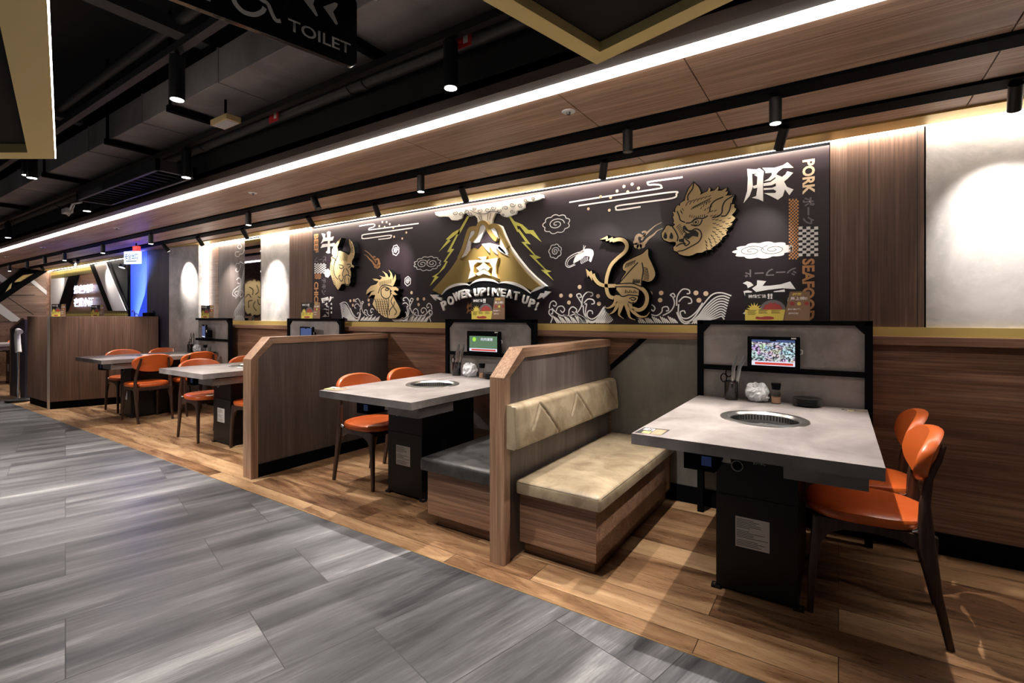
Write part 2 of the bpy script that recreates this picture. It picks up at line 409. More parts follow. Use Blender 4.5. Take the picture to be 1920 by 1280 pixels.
MB().box(-1.387, -.985, 2.205, 3.38, 0, .075).build('toe_kick', M['bench'], tb)
c_ = rounded_slab(MB(), -1.387, -.915, 2.11, 3.385, .335, .408).build('cushion', M['tan'], tb, smooth=True)
MB().tube([(-1.37, 2.113, .397), (-.93, 2.113, .397), (-.918, 2.13, .397), (-.918, 3.37, .397)], .0016, 6).build('seam', M['charcoal'], c_)
bb = thing('bench_seat', 'charcoal leather bench seat with wooden base beside the middle table', 'bench', (0, 0, 0))
MB().box(-2.04, -1.479, 2.155, 3.255, .075, .333).build('base', M['bench'], bb, .0015)
MB().box(-2.00, -1.479, 2.205, 3.255, 0, .075).build('toe_kick', M['bench'], bb)
c_ = rounded_slab(MB(), -2.075, -1.48, 2.12, 3.262, .335, .41).build('cushion', M['charcoal'], bb, smooth=True)
MB().tube([(-1.50, 2.123, .399), (-2.06, 2.123, .399), (-2.072, 2.14, .399), (-2.072, 3.25, .399)], .0016, 6).build('seam', M['printblack'], c_)
# quilted back pad
def pad(x_panel, th, y0, y1, z0, z1):
    m = MB(); ny, nz = 150, 30
    lines = []
    per = (y1-y0)/3.0
    for k in range(3):
        yp = y0+.24+k*per*1.0
        lines += [((yp, z1-.02), (yp-.10, z1-.135)), ((yp, z1-.02), (yp+.19, z0+.012))]
    def dist(p, a, b):
        ax, ay = a; bx, by = b; t = max(0, min(1, ((p[0]-ax)*(bx-ax)+(p[1]-ay)*(by-ay))/((bx-ax)**2+(by-ay)**2)))
        return math.hypot(p[0]-ax-t*(bx-ax), p[1]-ay-t*(by-ay))
    V = []
    for i in range(ny+1):
        y = y0+(y1-y0)*i/ny; row = []
        for j in range(nz+1):
            z = z0+(z1-z0)*j/nz
            e = min(y-y0, y1-y, z-z0, z1-z)
            rr = .022; d = 0 if e >= rr else rr-math.sqrt(max(0, rr*rr-(rr-e)**2))
            x = th+.006*math.sin(math.pi*(z-z0)/(z1-z0))-d
            x -= (z-z0)*.10
            g = min(dist((y, z), a, b) for a, b in lines)
            x -= .010*math.exp(-(g/.006)**2)-.003*math.exp(-(g/.03)**2)
            row.append(m.bm.verts.new((x_panel+x, y, z)))
        V.append(row)
    for i in range(ny):
        for j in range(nz): m.bm.faces.new((V[i][j], V[i+1][j], V[i+1][j+1], V[i][j+1]))
    edge = [V[i][0] for i in range(ny+1)]+[V[ny][j] for j in range(1, nz+1)]+[V[i][nz] for i in range(ny-1, -1, -1)]+[V[0][j] for j in range(nz-1, 0, -1)]
    back = [m.bm.verts.new((x_panel+.002, v.co.y, v.co.z)) for v in edge]
    n = len(edge)
    for i in range(n): m.bm.faces.new((edge[i], edge[(i+1) % n], back[(i+1) % n], back[i]))
    m.bm.faces.new(back)
    return m
pd = pad(-1.400, .085, 2.035, 3.37, .582, .802).build('back_pad', M['tan'], tb, smooth=True)
MB().tube([(-1.33, 2.037, .595), (-1.345, 2.037, .79)], .002, 6).build('piping', M['tan'], pd)

# ---------------------------------------------------------------- chair
def sup(a, b, k, n=40, e=2.7):
    an = 2*math.pi*k/n; c, s = math.cos(an), math.sin(an)
    return (math.copysign(abs(c)**(2/e), c)*a, math.copysign(abs(s)**(2/e), s)*b)
def make_chair(label, loc, rz, group):
    t = thing('dining_chair', label, 'chair', loc, rz, group)
    m = MB(); R = []
    for sc_, z in ((.90, .412), (.97, .416), (1.0, .430), (1.0, .441), (.975, .452), (.90, .459), (.70, .462), (.4, .459), (.05, .457)):
        ring = []
        for k in range(40):
            x, y = sup(.205*sc_, .22*sc_, k); x *= 1+.06*(y/.22)
            ring.append((x, y+.022, z))
        R.append(ring)
    m.rings(R).build('seat', M['orange'], t, smooth=True)
    m = MB(); R = []
    nk = 40
    for q in range(9):
        ph = -math.pi/2+math.pi*q/8; s_, d = math.cos(ph)**.55 if q not in (0, 8) else .02, math.sin(ph)
        ring = []
        for k in range(nk):
            x, z = sup(.212*(.90+.10*s_)*(s_**.35 if s_ < .5 else 1), .105*(.86+.14*s_)*(s_**.35 if s_ < .5 else 1), k, nk, 2.5)
            z2 = z*(1-.12*(x/.22)**2)
            y = -.192+1.0*x*x+d*.024-.22*z
            ring.append((x, y, .695+z2))
        R.append(ring)
    m.rings(R).build('backrest', M['orange'], t, smooth=True)
    for s in (-1, 1):
        MB().sweep([(s*.182, .215, 0), (s*.178, .205, .2), (s*.172, .19, .34), (s*.168, .18, .405)], [(.022, .024), (.027, .032), (.030, .045), (.03, .06)]).build('leg', M['chairwood'], t, smooth=True)
        MB().sweep([(s*.176, -.235, 0), (s*.178, -.195, .2), (s*.180, -.168, .36), (s*.180, -.162, .44), (s*.176, -.160, .53), (s*.160, -.175, .63), (s*.148, -.206, .70), (s*.14, -.221, .755)],
                   [(.022, .026), (.027, .035), (.030, .055), (.030, .050), (.028, .036), (.026, .026), (.024, .02), (.02, .015)]).build('leg', M['chairwood'], t, smooth=True)
        up = [(-.185, .36), (-.14, .385), (-.09, .372+.012), (0, .388), (.09, .384), (.15, .36), (.178, .30)]
        pts = [(-.20, .412), (.19, .412), (.205, .25), (.175, .30), (.15, .345), (.10, .372), (0, .38), (-.08, .375), (-.135, .35), (-.165, .30), (-.195, .25)]
        MB().prism(pts, s*.170-.012, s*.170+.012, 'x').build('side_rail', M['chairwood'], t, .003)
        MB().cyl((s*.178, -.150, .432), (s*.172, -.125, .418), .013, .009, 12).build('bracket', M['chrome'], t, smooth=True)
    MB().box(-.17, .17, .165, .187, .375, .412).build('cross_rail', M['chairwood'], t, .002)
    MB().box(-.17, .17, -.19, -.168, .375, .412).build('cross_rail', M['chairwood'], t, .002)
    return t
HP = math.pi/2
first = make_chair('orange leather chair nearest the camera at right side of the nearest table', (.115, 2.612, 0), HP, 'orange leather dining chairs')
G = 'orange leather dining chairs'
def chair(label, x, y, rz):
    c = copy_tree(first); c.location = (x, y, 0); c.rotation_euler = (0, 0, rz); c['label'] = label; return c
chair('orange leather chair behind the nearest chair, close to the walnut wall', .12, 3.05, HP)
chair('orange leather chair at front left of the middle table, seat partly visible', -2.975, 2.54, -HP)
chair('orange leather chair at the middle table nearer the wall, only its back top showing', -2.975, 3.04, -HP)
chair('orange leather chair at front left of the table left of the long partition', -5.45, 2.48, -HP)
chair('orange leather chair nearer the wall, left side of table beside the long partition', -5.45, 2.98, -HP)
chair('orange leather chair half hidden by the long partition, facing left', -4.585, 2.575, HP)
chair('orange leather chair seen from behind at front right of the table by the counter', -6.98, 2.50, HP)
chair('orange leather chair seen from behind at the counter table, nearer the wall', -6.98, 3.01, HP)
chair('orange leather chair between the counter and its table, nearer the aisle', -7.93, 2.62, -HP)
chair('orange leather chair between the counter and its table, nearer the wall', -7.85, 3.08, -HP)
chair('orange leather chair at the far left picture edge beyond the counter', -12.25, 2.62, HP)
chair('orange leather chair at the far left picture edge, deeper by the chevron wall', -13.6, 2.75, -HP)

# ---------------------------------------------------------------- grill tables
TZ = .747; TH = .045
def slab_hole(x0, x1, y0, y1, z0, z1, cx, cy, r, mat_, name, parent):
    m = MB(); angs = sorted(set([2*math.pi*k/64 for k in range(64)]+[math.atan2(y-cy, x-cx) % (2*math.pi) for x in (x0, x1) for y in (y0, y1)]))
    def outer(a):
        c, s = math.cos(a), math.sin(a); t = 1e9
        if c > 1e-9: t = min(t, (x1-cx)/c)
        if c < -1e-9: t = min(t, (x0-cx)/c)
        if s > 1e-9: t = min(t, (y1-cy)/s)
        if s < -1e-9: t = min(t, (y0-cy)/s)
        return (cx+c*t, cy+s*t)
    I1, O1, O0, I0 = [], [], [], []
    for a in angs:
        i = (cx+r*math.cos(a), cy+r*math.sin(a)); q = outer(a)
        I1.append((*i, z1)); O1.append((*q, z1)); O0.append((*q, z0)); I0.append((*i, z0))
    m.rings([I1, O1, O0, I0, I1], False, False)
    bmesh.ops.remove_doubles(m.bm, verts=m.bm.verts[:], dist=1e-5)
    return m.build(name, mat_, parent)
def text_mesh(s, bold=0., extrude=0.):
    cu = bpy.data.curves.new('txt', 'FONT'); cu.body = s; cu.offset = bold; cu.extrude = extrude; cu.resolution_u = 3
    ob = bpy.data.objects.new('txt', cu); C.objects.link(ob)
    dg = bpy.context.evaluated_depsgraph_get(); dg.update()
    me = bpy.data.meshes.new_from_object(ob.evaluated_get(dg)); bpy.data.objects.remove(ob); bpy.data.curves.remove(cu)
    return me
def text_box(name, s, x0, x1, z0, z1, y, m, parent=None, bold=0., ext=0., rot=0, flat='y'):
    """lettering fitted into a box in the XZ plane facing -Y; rot = clockwise quarter turns; flat='z' lays it on a table"""
    me = text_mesh(s, bold, .0); R = Matrix.Rotation(-rot*math.pi/2, 4, 'Z'); me.transform(R)
    xs_ = [v.co.x for v in me.vertices]; ys_ = [v.co.y for v in me.vertices]
    if not xs_: return None
    ax, bx, ay, by = min(xs_), max(xs_), min(ys_), max(ys_)
    for v in me.vertices:
        px = x0+(v.co.x-ax)/(bx-ax)*(x1-x0); pz = z0+(v.co.y-ay)/(by-ay)*(z1-z0)
        v.co = (px, y, pz) if flat == 'y' else (px, pz, y)
    if ext:
        bm = bmesh.new(); bm.from_mesh(me)
        g = bmesh.ops.extrude_face_region(bm, geom=bm.faces[:]+bm.edges[:]+bm.verts[:]) if False else None
        fs = bm.faces[:]
        r = bmesh.ops.extrude_face_region(bm, geom=fs)
        for e in r['geom']:
            if isinstance(e, bmesh.types.BMVert): e.co.y -= ext
        bmesh.ops.recalc_face_normals(bm, faces=bm.faces[:]); bm.to_mesh(me); bm.free()
    me.materials.clear(); me.materials.append(m)
    o = bpy.data.objects.new(name, me); C.objects.link(o)
    if parent: o.parent = parent
    return o
def make_table(label, loc, hw, group='grill tables with built in round grills'):
    t = thing('grill_table', label, 'table', loc, 0, group)
    y0, y1 = 0, 1.22
    gy = .65
    slab_hole(-hw, hw, y0, y1, TZ-TH, TZ, 0, gy, .165, M['conc'], 'tabletop', t)
    g = MB().lathe([(.197, 0), (.195, .004), (.185, .006), (.163, .005), (.152, -.006), (.150, -.05), (.140, -.056), (.14, -.07), (.02, -.072)], (0, gy, TZ), 64).build('grill_ring', M['steel'], t, smooth=True)
    m = MB()
    for k in range(64):
        a = 2*math.pi*k/64; Mx = Matrix.Translation((0, gy, TZ)) @ Matrix.Rotation(a, 4, 'Z')
        m.box(.1475, .1512, -.0028, .0028, -.034, -.010, Mx)
    m.build('air_slots', M['printblack'], g)
    MB().lathe([(.138, -.05), (.12, -.046), (.115, -.052), (.02, -.05)], (0, gy, TZ), 40).build('grill_plate', M['darksteel'], g, smooth=True)
    p = MB().box(-.165, .165, .37, .93, .012, TZ-TH-.002).build('pedestal', M['blackmetal'], t, .003)
    m = MB()
    for x in (-.185, .145):
        for y in (.36, .90): m.box(x, x+.04, y, y+.035, 0, .014)
    m.build('foot_plate', M['blackmetal'], p)
    m = MB()
    for x in (-.172, .172):
        for y in (.372, .92): m.cyl((x, y, .012), (x, y, .02), .006, .006, 8)
    m.build('foot_bolt', M['chrome'], p, smooth=True)
    MB().box(-.164, .164, .367, .371, .02, .44).build('front_cover', M['blackmetal'], p, .001)
    lb = MB().box(-.082, .055, .3655, .3675, .215, .350).build('paper_label', M['offwhite'], p)
    m = MB(); rr = random.Random(3)
    for k in range(17):
        z = .340-k*.0072
        if k in (6, 12): continue
        m.box(-.077, -.077+rr.uniform(.05, .127), .3648, .3656, z-.0012, z+.0008)
    m.build('print', M['printblack'], lb)
    m = MB()
    for k in range(6): m.box(.1645, .167, .56, .62, .30+k*.014, .305+k*.014)
    m.build('vent_slots', M['darksteel'], p)
    # control dial and maker lettering at the top of the pedestal
    d = MB().lathe([(.022, 0), (.024, 0), (.024, .002), (.022, .002), (.022, 0)], (0, 0, 0), 30)
    dd = d.build('dial', M['offwhite'], p); dd.rotation_euler = (HP, 0, 0); dd.location = (-.075, .367, .575)
    MB().cyl((-.075, .368, .575), (-.075, .352, .575), .014, .012, 20).build('knob', M['black'], dd if False else p, smooth=True)
    text_box('lettering', 'JUTEC', -.01, .04, .592, .607, .365, M['signwhite'], p, .01)
    MB().box(.13, .395, .10, .42, TZ-TH-.072, TZ-TH-.006).build('drawer', M['conc'], t, .0015)
    MB().box(.11, .41, .12, .44, TZ-TH-.010, TZ-TH).build('drawer_rail', M['black'], t)
    c = MB().box(-.26, -.13, .17, .40, .585, .66).build('control_box', M['black'], t, .003)
    MB().box(-.185, -.145, .168, .171, .61, .65).build('display', mat('blue display', (.01, .02, .06), .3, emit=(.03, .06, .2), es=.12), c)
    MB().prism([(-.128, .60), (-.088, .60), (-.105, .665)], .30, .304, 'y').build('warning_label', M['offwhite'], t)
    return t
T1 = make_table('grey concrete top grill table nearest the camera, beside the tan bench', (-.305, 2.035, 0), .435)
def table(label, x, hw=None):
    c = copy_tree(T1); c.location = (x, 2.045, 0); c['label'] = label; return c
table('grey grill table in the middle, between the long partition and the charcoal bench', -2.50)
table('grey grill table partly hidden behind the long partition on its left side', -5.01)
table('grey grill table by the wooden counter, with chairs on both sides', -7.39)
table('grey grill table at far left picture edge, beyond the counter', -12.95)

# ---------------------------------------------------------------- screens behind the tables
def make_screen(label, x0, x1, loc_y=3.27):
    cx = (x0+x1)/2; hw = (x1-x0)/2
    t = thing('table_screen', label, 'screen', (cx, loc_y, 0), 0, 'black framed screens behind the tables')
    z0, z1 = .30, 1.224; f = .036
    m = MB().box(-hw, -hw+f, 0, .045, 0, z1).box(hw-f, hw, 0, .045, 0, z1).box(-hw, hw, 0, .045, z1-.026, z1).box(-hw+f, hw-f, 0, .03, .915, .945)
    m.prism([(-hw+f, z1-.026), (-hw+f+.045, z1-.026), (-hw+f, z1-.075)], 0, .04, 'y').prism([(hw-f, z1-.026), (hw-f, z1-.075), (hw-f-.045, z1-.026)], 0, .04, 'y')
    m.build('frame', M['black'], t, .0015)
    MB().box(-hw+.02, hw-.02, .02, .042, z0, z1-.01).build('panel', M['board'], t)
    return t
make_screen('black framed grey screen behind the nearest table', -.753, .155)
make_screen('black framed grey screen behind the middle table', -2.885, -1.965)
make_screen('black framed grey screen behind the long partition, upper part showing', -5.30, -4.32)
make_screen('black framed grey screen behind the table by the counter', -7.60, -6.60)
# ---------------------------------------------------------------- ceiling tracks and spotlights
def spot(parent, p, d, power, ang, blend=.6, col=NEUT, r=.008):
    L = bpy.data.lights.new('spot_light', 'SPOT'); L.energy = power*SPOT; L.spot_size = math.radians(ang); L.spot_blend = blend
    L.color = col; L.shadow_soft_size = r
    o = bpy.data.objects.new('spot_light', L); C.objects.link(o); o.parent = parent; o.location = p
    o.rotation_euler = Vector(d).to_track_quat('-Z', 'Y').to_euler(); return o
for y0, y1, lab in ((2.436, 2.549, 'black lighting track in the oak ceiling nearer the aisle'), (2.869, 2.993, 'black lighting track in the oak ceiling nearer the mural')):
    tag(MB().box(XL+.1, XR-.02, y0, y1, 2.246, 2.299).build('lighting_track', M['black']), lab, 'track', 'lighting tracks')
def lamp(name, label, x, y, z, ln, r, d, power, ang, lit=True, group='', blend=.6, drop=.0, stem=True):
    """cylinder spotlight: mount at (x,y,z), axis d, length ln"""
    t = thing(name, label, 'spotlight', (x, y, z), 0, group)
    d = Vector(d).normalized()
    q = Vector((0, 0, -.018)) if stem else Vector((0, 0, 0))
    a = q-d*.012*(0 if abs(d.z) > .99 else 1); b = a+d*ln
    MB().cyl((0, 0, 0), (0, 0, -.03), .010, .010, 10).build('mount', M['black'], t, smooth=True)
    MB().cyl(a, b, r, r, 24).build('housing', M['blackmetal'], t, smooth=True)
    MB().cyl(b-d*.001, b+d*.0012, r*.84, r*.84, 24).build('lens', M['lens'] if lit else M['lensdim'], t)
    if power: spot(t, b+d*.012, d, power, ang, blend)
    return t
def xat(u, y):
    a = (u-CX)/F; return y*(-SN+CS*a)/(CS+SN*a)
GA = 'spotlights on the track nearer the aisle'; GB = 'spotlights on the track nearer the mural'; GC = 'spotlights over the aisle'
YA, YB = 2.492, 2.931
DN = (0, 0, -1)
# (u in photo, direction, power, cone angle, lit, words)
A = [(1454, DN, 32, 62, 1, 'lit black spotlight pointing straight down, right of the others on its track'),
     (1177, DN, 26, 62, 0, 'tall black spotlight pointing down above the tan bench, between two lit ones'),
     (789, (0, 0, -1), 30, 62, 1, 'lit black spotlight pointing down above the volcano sign'),
     (589, (.55, .05, -1), 30, 60, 0, 'black spotlight leaning toward the right, above the bull head'),
     (466, DN, 30, 60, 1, 'lit black spotlight pointing down between the smoked mirror and the bull head'),
     (283, DN, 26, 60, 1, 'lit black spotlight pointing down above the navy column'),
     (193, DN, 26, 60, 1, 'black spotlight pointing down above the right end of the slanted boards window'),
     (121, DN, 26, 60, 1, 'lit small spotlight pointing down left of the red exit sign, above neon letters'),
     (84, (.15, 0, -1), 20, 60, 0, 'unlit small spotlight above the left frame of the far window'),
     (51, DN, 20, 60, 0, 'small spotlight above the chevron wall, second from the picture edge'),
     (18, DN, 20, 60, 1, 'tiny lit spotlight above the chevron wall, near the left picture edge')]
for u, d, p, an, lit, lb in A:
    lamp('track_spotlight', lb, xat(u, YA), YA, 2.246, .112, .026, d, p, an, lit, GA)
B = [(1905, (0, .35, -1), 42, 46, 0, 'large black spotlight at the right picture edge above the concrete wall'),
     (1470, (-.62, .35, -.9), 20, 58, 0, 'black spotlight leaning left above the boar head'),
     (1133, (-.4, .35, -1), 22, 60, 0, 'black spotlight leaning left above the squid'),
     (866, (.30, .4, -1), 22, 60, 0, 'black spotlight leaning right above the smoke cloud'),
     (703, (.5, .45, -1), 22, 60, 1, 'lit black spotlight leaning right above the bull and rooster'),
     (578, (.35, .4, -1), 24, 56, 0, 'black spotlight above the upright BEEF lettering'),
     (455, (.45, .5, -1), 24, 50, 0, 'black spotlight above the smoked mirror'),
     (371, (.35, .6, -1), 26, 48, 0, 'black spotlight above the upright corner light strip'),
     (306, (.35, .55, -1), 26, 48, 1, 'small lit spotlight aimed at the grey concrete column'),
     (146, (.6, .5, -1), 18, 50, 0, 'small black spotlight above the neon letters, second of the close pair'),
     (131, (.6, .3, -1), 24, 55, 1, 'small lit spotlight above the neon letters, leaning right'),
     (78, (.5, .3, -1), 24, 55, 1, 'small lit spotlight at the left frame of the far window')]
AIM = {1905: (1885, 450, 13), 1470: (1400, 520, 6), 1133: (1110, 520, 7), 866: (925, 540, 12), 703: (745, 520, 11), 578: (630, 510, 10), 455: (515, 550, 20), 371: (432, 550, 18), 306: (352, 555, 20), 146: (150, 550, 7), 131: (215, 540, 12), 78: (110, 550, 11)}
for u, d, p, an, lit, lb in B:
    if u in AIM:
        tx, tz = onY(AIM[u][0], AIM[u][1], 3.39 if u != 306 else 3.23); d = Vector((tx-xat(u, YB), 3.39-YB, tz-2.13)); p = AIM[u][2]; an = 64 if u > 1800 else 56
        if u > 900: d.x = max(-.45, min(.45, d.x))
    lamp('track_spotlight', lb, xat(u, YB), YB, 2.246, .118, .025, d, p, an, lit, GB, 1.0)
# sprinkler discs in the oak ceiling
for u, lb in ((1066, 'round white sprinkler disc in the oak ceiling, largest and nearest'), (474, 'round white sprinkler disc in the oak ceiling left of the rooster and bull'),
              (219, 'round white sprinkler disc in the oak ceiling above the blue panel'), (80, 'tiny white sprinkler disc in the oak ceiling, second from the left'), (12, 'tiny white sprinkler disc in the oak ceiling at the left picture edge')):
    t = thing('sprinkler', lb, 'sprinkler', (xat(u, 2.17), 2.17, 2.26), 0, 'sprinkler discs in the oak ceiling')
    MB().lathe([(.0, -.003), (.030, -.004), (.034, -.001), (.034, .0)], n=28).build('plate', M['white'], t, smooth=True)
    MB().cyl((0, 0, -.016), (0, 0, -.002), .009, .011, 12).build('nozzle', M['darksteel'], t, smooth=True)
# ---------------------------------------------------------------- aisle ceiling
YC = 1.645; ZC = 2.47
tr = tag(MB().box(XL, XR, YC-.018, YC+.018, ZC, ZC+.035).build('lighting_track', M['blackmetal']), 'thin black metal track under the dark ceiling, beside the round pipe', 'track')
tr2 = tag(MB().box(XL, XR, 1.03-.018, 1.03+.018, ZC, ZC+.035).build('lighting_track', M['blackmetal']), 'thin black metal track left of the grey air duct', 'track')
def hang(u, y, lb, power=30, an=78, lit=1, ln=.20, r=.032):
    lamp('ceiling_spotlight', lb, xat(u, y), y, ZC, ln, r, DN, power, an, lit, GC, .7, stem=True)
    x = xat(u, y)
hang(845, YC, 'lit black cylinder spotlight right of the toilet sign, above the long white light line', 26)
hang(349, YC, 'lit black cylinder spotlight below the small box lamp, near the grey duct', 26)
hang(163, YC, 'lit cylinder spotlight left of the ceiling air grille', 26)
hang(332, 1.03, 'large lit black cylinder spotlight hanging in front of the grey air duct', 26)
hang(700, 1.03, 'bright cylinder spotlight right of the toilet sign at the top picture edge', 26)
hang(15, YC, 'small lit cylinder spotlight in the dark ceiling at the left picture edge', 26)
hang(60, 1.03, 'small lit cylinder spotlight above the far end of the aisle', 50)
# aisle spotlights added out of the frame light the floor; tilted ones brighten the booths
for k, (x, y, p) in enumerate([(.2, 1.03, 26), (1.6, 1.03, 20), (-.3, -.4, 60), (-1.9, -.4, 44), (-3.4, -.4, 30), (-5.2, -.4, 40), (-7.2, -.4, 55), (-9.4, -.4, 60), (-5.0, 1.03, 24), (1.2, -.4, 36)]):
    lamp('ceiling_spotlight', 'black cylinder spotlight over the aisle outside the photographed view', x, y, ZC, .16, .032, (0, 1.25, -1) if k in (2, 3, 4, 5, 9) else DN, p, 78, True, 'spotlights outside the view', .7)
# duct
d = thing('air_duct', 'long grey sheet metal air duct under the dark ceiling', 'duct', (0, 0, 0))
MB().box(XL, XR, 1.42, 1.755, 2.603, 2.80).build('duct_body', M['duct'], d, .004)
for k in range(16): MB().box(-13.6+k*1.06, -13.585+k*1.06, 1.415, 1.76, 2.598, 2.805).build('flange', M['duct'], d)
for k, x in enumerate((-8.3, -6.2, -4.62, -3.55, -1.95)):
    t = thing('duct_hanger', 'black steel hanger bar with rods carrying the grey air duct', 'hanger', (x, 1.59, 2.575), 0, 'steel hangers under the air duct')
    MB().box(-.022, .022, -.21, .20, -.02, .02).build('bar', M['black'], t)
    MB().cyl((0, -.195, 0), (0, -.195, .62), .010, .010, 8).build('rod', M['black'], t, smooth=True)
    MB().cyl((0, .185, 0), (0, .185, .62), .008, .008, 8).build('rod', M['black'], t, smooth=True)
# pipes
pp = thing('ceiling_pipe', 'thick dark round pipe running beside the black soffit', 'pipe', (0, 0, 0))
MB().cyl((XL, 1.735, 2.50), (XR, 1.735, 2.50), .042, n=20).build('pipe_run', M['pipe'], pp, smooth=True)
for x in (-9.0, -7.2, -5.5, -3.9, -2.25, -2.13, .6): MB().cyl((x, 1.735, 2.50), (x+.05, 1.735, 2.50), .047, n=20).build('coupling', M['pipe'], pp, smooth=True)
tag(MB().cyl((XL, 1.25, 2.9), (XR, 1.25, 2.9), .03, n=14).build('ceiling_pipe', M['pipe'], smooth=True), 'thin dark pipe above the duct side', 'pipe')
tag(MB().box(XL, -1.0, .55, .75, 2.85, 2.95).build('cable_tray', M['pipe']), 'dark cable tray high in the black ceiling', 'cable tray')
for k, (x, lb) in enumerate(((-3.1, 'dark steel beam crossing the ceiling near the gold frame, nearest one'), (-5.2, 'dark steel beam crossing the ceiling beyond the nearest one'), (-8.2, 'dark steel beam crossing the ceiling at the far end'))):
    tag(MB().box(x-.05, x+.05, -5, 1.40, 2.83, 2.90).build('ceiling_beam', M['pipe']), lb, 'beam', 'ceiling beams')
# red flow labels on pipe
for u, lb in ((514, 'small red and white pipe label above the white light line'), (868, 'small red and white pipe label near the gold V frame'), ):
    x = xat(u, 1.69)
    t = thing('pipe_label', lb, 'label', (x, 1.688, 2.47), 0, 'red pipe labels')
    MB().box(-.05, .05, -.002, .001, -.032, .032).build('label_sheet', M['red'], t)
    MB().box(.005, .03, -.003, -.0015, -.015, .018).build('white_patch', M['white'], t)
# small box lamp
t = thing('box_lamp', 'small square lamp with pale rim under the dark ceiling', 'lamp', (xat(423, 1.56), 1.56, 2.47))
MB().box(-.10, .10, -.045, .045, -.02, .015).build('body', M['goldflat'], t, .003)
MB().box(-.085, .085, -.036, .036, -.0225, -.02).build('diffuser', mat('dim diffuser', (.6, .6, .62), .4), t)
MB().cyl((0, 0, .012), (0, 0, .134), .008, n=8).build('hanging_rod', M['black'], t)
# air grille
t = thing('air_grille', 'long black slatted air grille near the white light line, left', 'grille', (0, 0, 0))
gx0, gx1, gy0, gy1, gz = -5.6, -3.95, 1.47, 1.72, 2.29
MB().box(gx0, gx1, gy0, gy0+.02, gz-.02, gz+.06).box(gx0, gx1, gy1-.02, gy1, gz-.02, gz+.06).box(gx0, gx0+.03, gy0, gy1, gz-.02, gz+.06).box(gx1-.03, gx1, gy0, gy1, gz-.02, gz+.06).build('frame', M['pipe'], t)
m = MB()
for k in range(16): m.box(gx0+.05+k*.100, gx0+.06+k*.100, gy0+.02, gy1-.02, gz, gz+.03)
m.build('slats', M['blackmetal'], t)
# camera bracket
x = xat(130, 1.70)
t = thing('security_camera', 'small white camera on a bracket above the far light line', 'camera', (x, 1.70, 2.36))
MB().box(-.14, .02, -.03, .03, -.03, .02).build('camera_body', M['white'], t, .004)
MB().tube([(.02, 0, 0), (.10, 0, .05), (.22, .04, .06)], .010, 8).build('bracket', M['white'], t, smooth=True)
MB().tube([(-.10, 0, -.03), (-.02, 0, -.06), (.08, 0, -.03), (.16, 0, .03)], .005, 6).build('cable', M['white'], t, smooth=True)
# ---------------------------------------------------------------- gold frames
def gframe(label, outer, inner, z, hh, led=None):
    t = thing('ceiling_frame', label, 'frame', (0, 0, 0))
    m = MB(); n = len(outer)
    R = [[(*p, z) for p in outer], [(*p, z+hh) for p in outer], [(*p, z+hh) for p in inner], [(*p, z) for p in inner], [(*p, z) for p in outer]]
    m.rings(R, False, False); bmesh.ops.remove_doubles(m.bm, verts=m.bm.verts[:], dist=1e-5)
    m.build('frame_border', M['framegold'], t)
    MB().prism(inner, z+hh-.01, z+hh, 'z').build('infill', M['ceilblack'], t)
    if led:
        a, b = led; ax, ay = a; bx, by = b; l = math.hypot(bx-ax, by-ay); nx, ny = -(by-ay)/l, (bx-ax)/l
        MB().prism([(ax, ay), (bx, by), (bx+nx*.012, by+ny*.012), (ax+nx*.012, ay+ny*.012)], z+.0, z+.02, 'z').build('light_line', M['strip'], t)
    return t
e1 = Vector((.9716, -.2365)); e2 = Vector((-.2365, -.9716))   # turned 13.7 degrees against the wall
c0 = Vector((-.752, 1.700)); c1 = c0+e1*2.4; c2 = c1+e2*2.2; c3 = c0+e2*2.2
i0 = c0+e1*.062+e2*.062; i1 = c1-e1*.062+e2*.062; i2 = c2-e1*.062-e2*.062; i3 = c3+e1*.062-e2*.062
gframe('gold edged ceiling frame with a V corner at the top of the picture', [tuple(c0), tuple(c1), tuple(c2), tuple(c3)], [tuple(i) for i in (i0, i1, i2, i3)], 2.19, .045)
a = Vector((-1.0, .21)); b = Vector((-3.9, .925)); c = Vector((-4.45, .56)); d_ = Vector((-4.9, -.9)); e = Vector((-1.4, -1.75))
outer = [a, b, c, d_, e]
def inset(P, w):
    out = []; n = len(P)
    for i in range(n):
        p0, p1, p2 = P[i-1], P[i], P[(i+1) % n]
        u1 = (p1-p0).normalized(); u2 = (p2-p1).normalized()
        n1 = Vector((-u1.y, u1.x)); n2 = Vector((-u2.y, u2.x)); bis = (n1+n2).normalized()
        out.append(p1+bis*w/max(.2, bis.dot(n1)))
    return out
inner = inset(outer, .115)
gframe('wide gold edged ceiling frame with a white light line at the left picture edge', [tuple(p) for p in outer], [tuple(p) for p in inner], 2.19, .06, None)
tag(MB().prism([tuple(b), tuple(a), (a.x+.0012, a.y+.005), (b.x+.0012, b.y+.005)], 2.193, 2.205).build('edge_light', M['strip']), 'thin white light line along the outer side of the left gold frame', 'light')
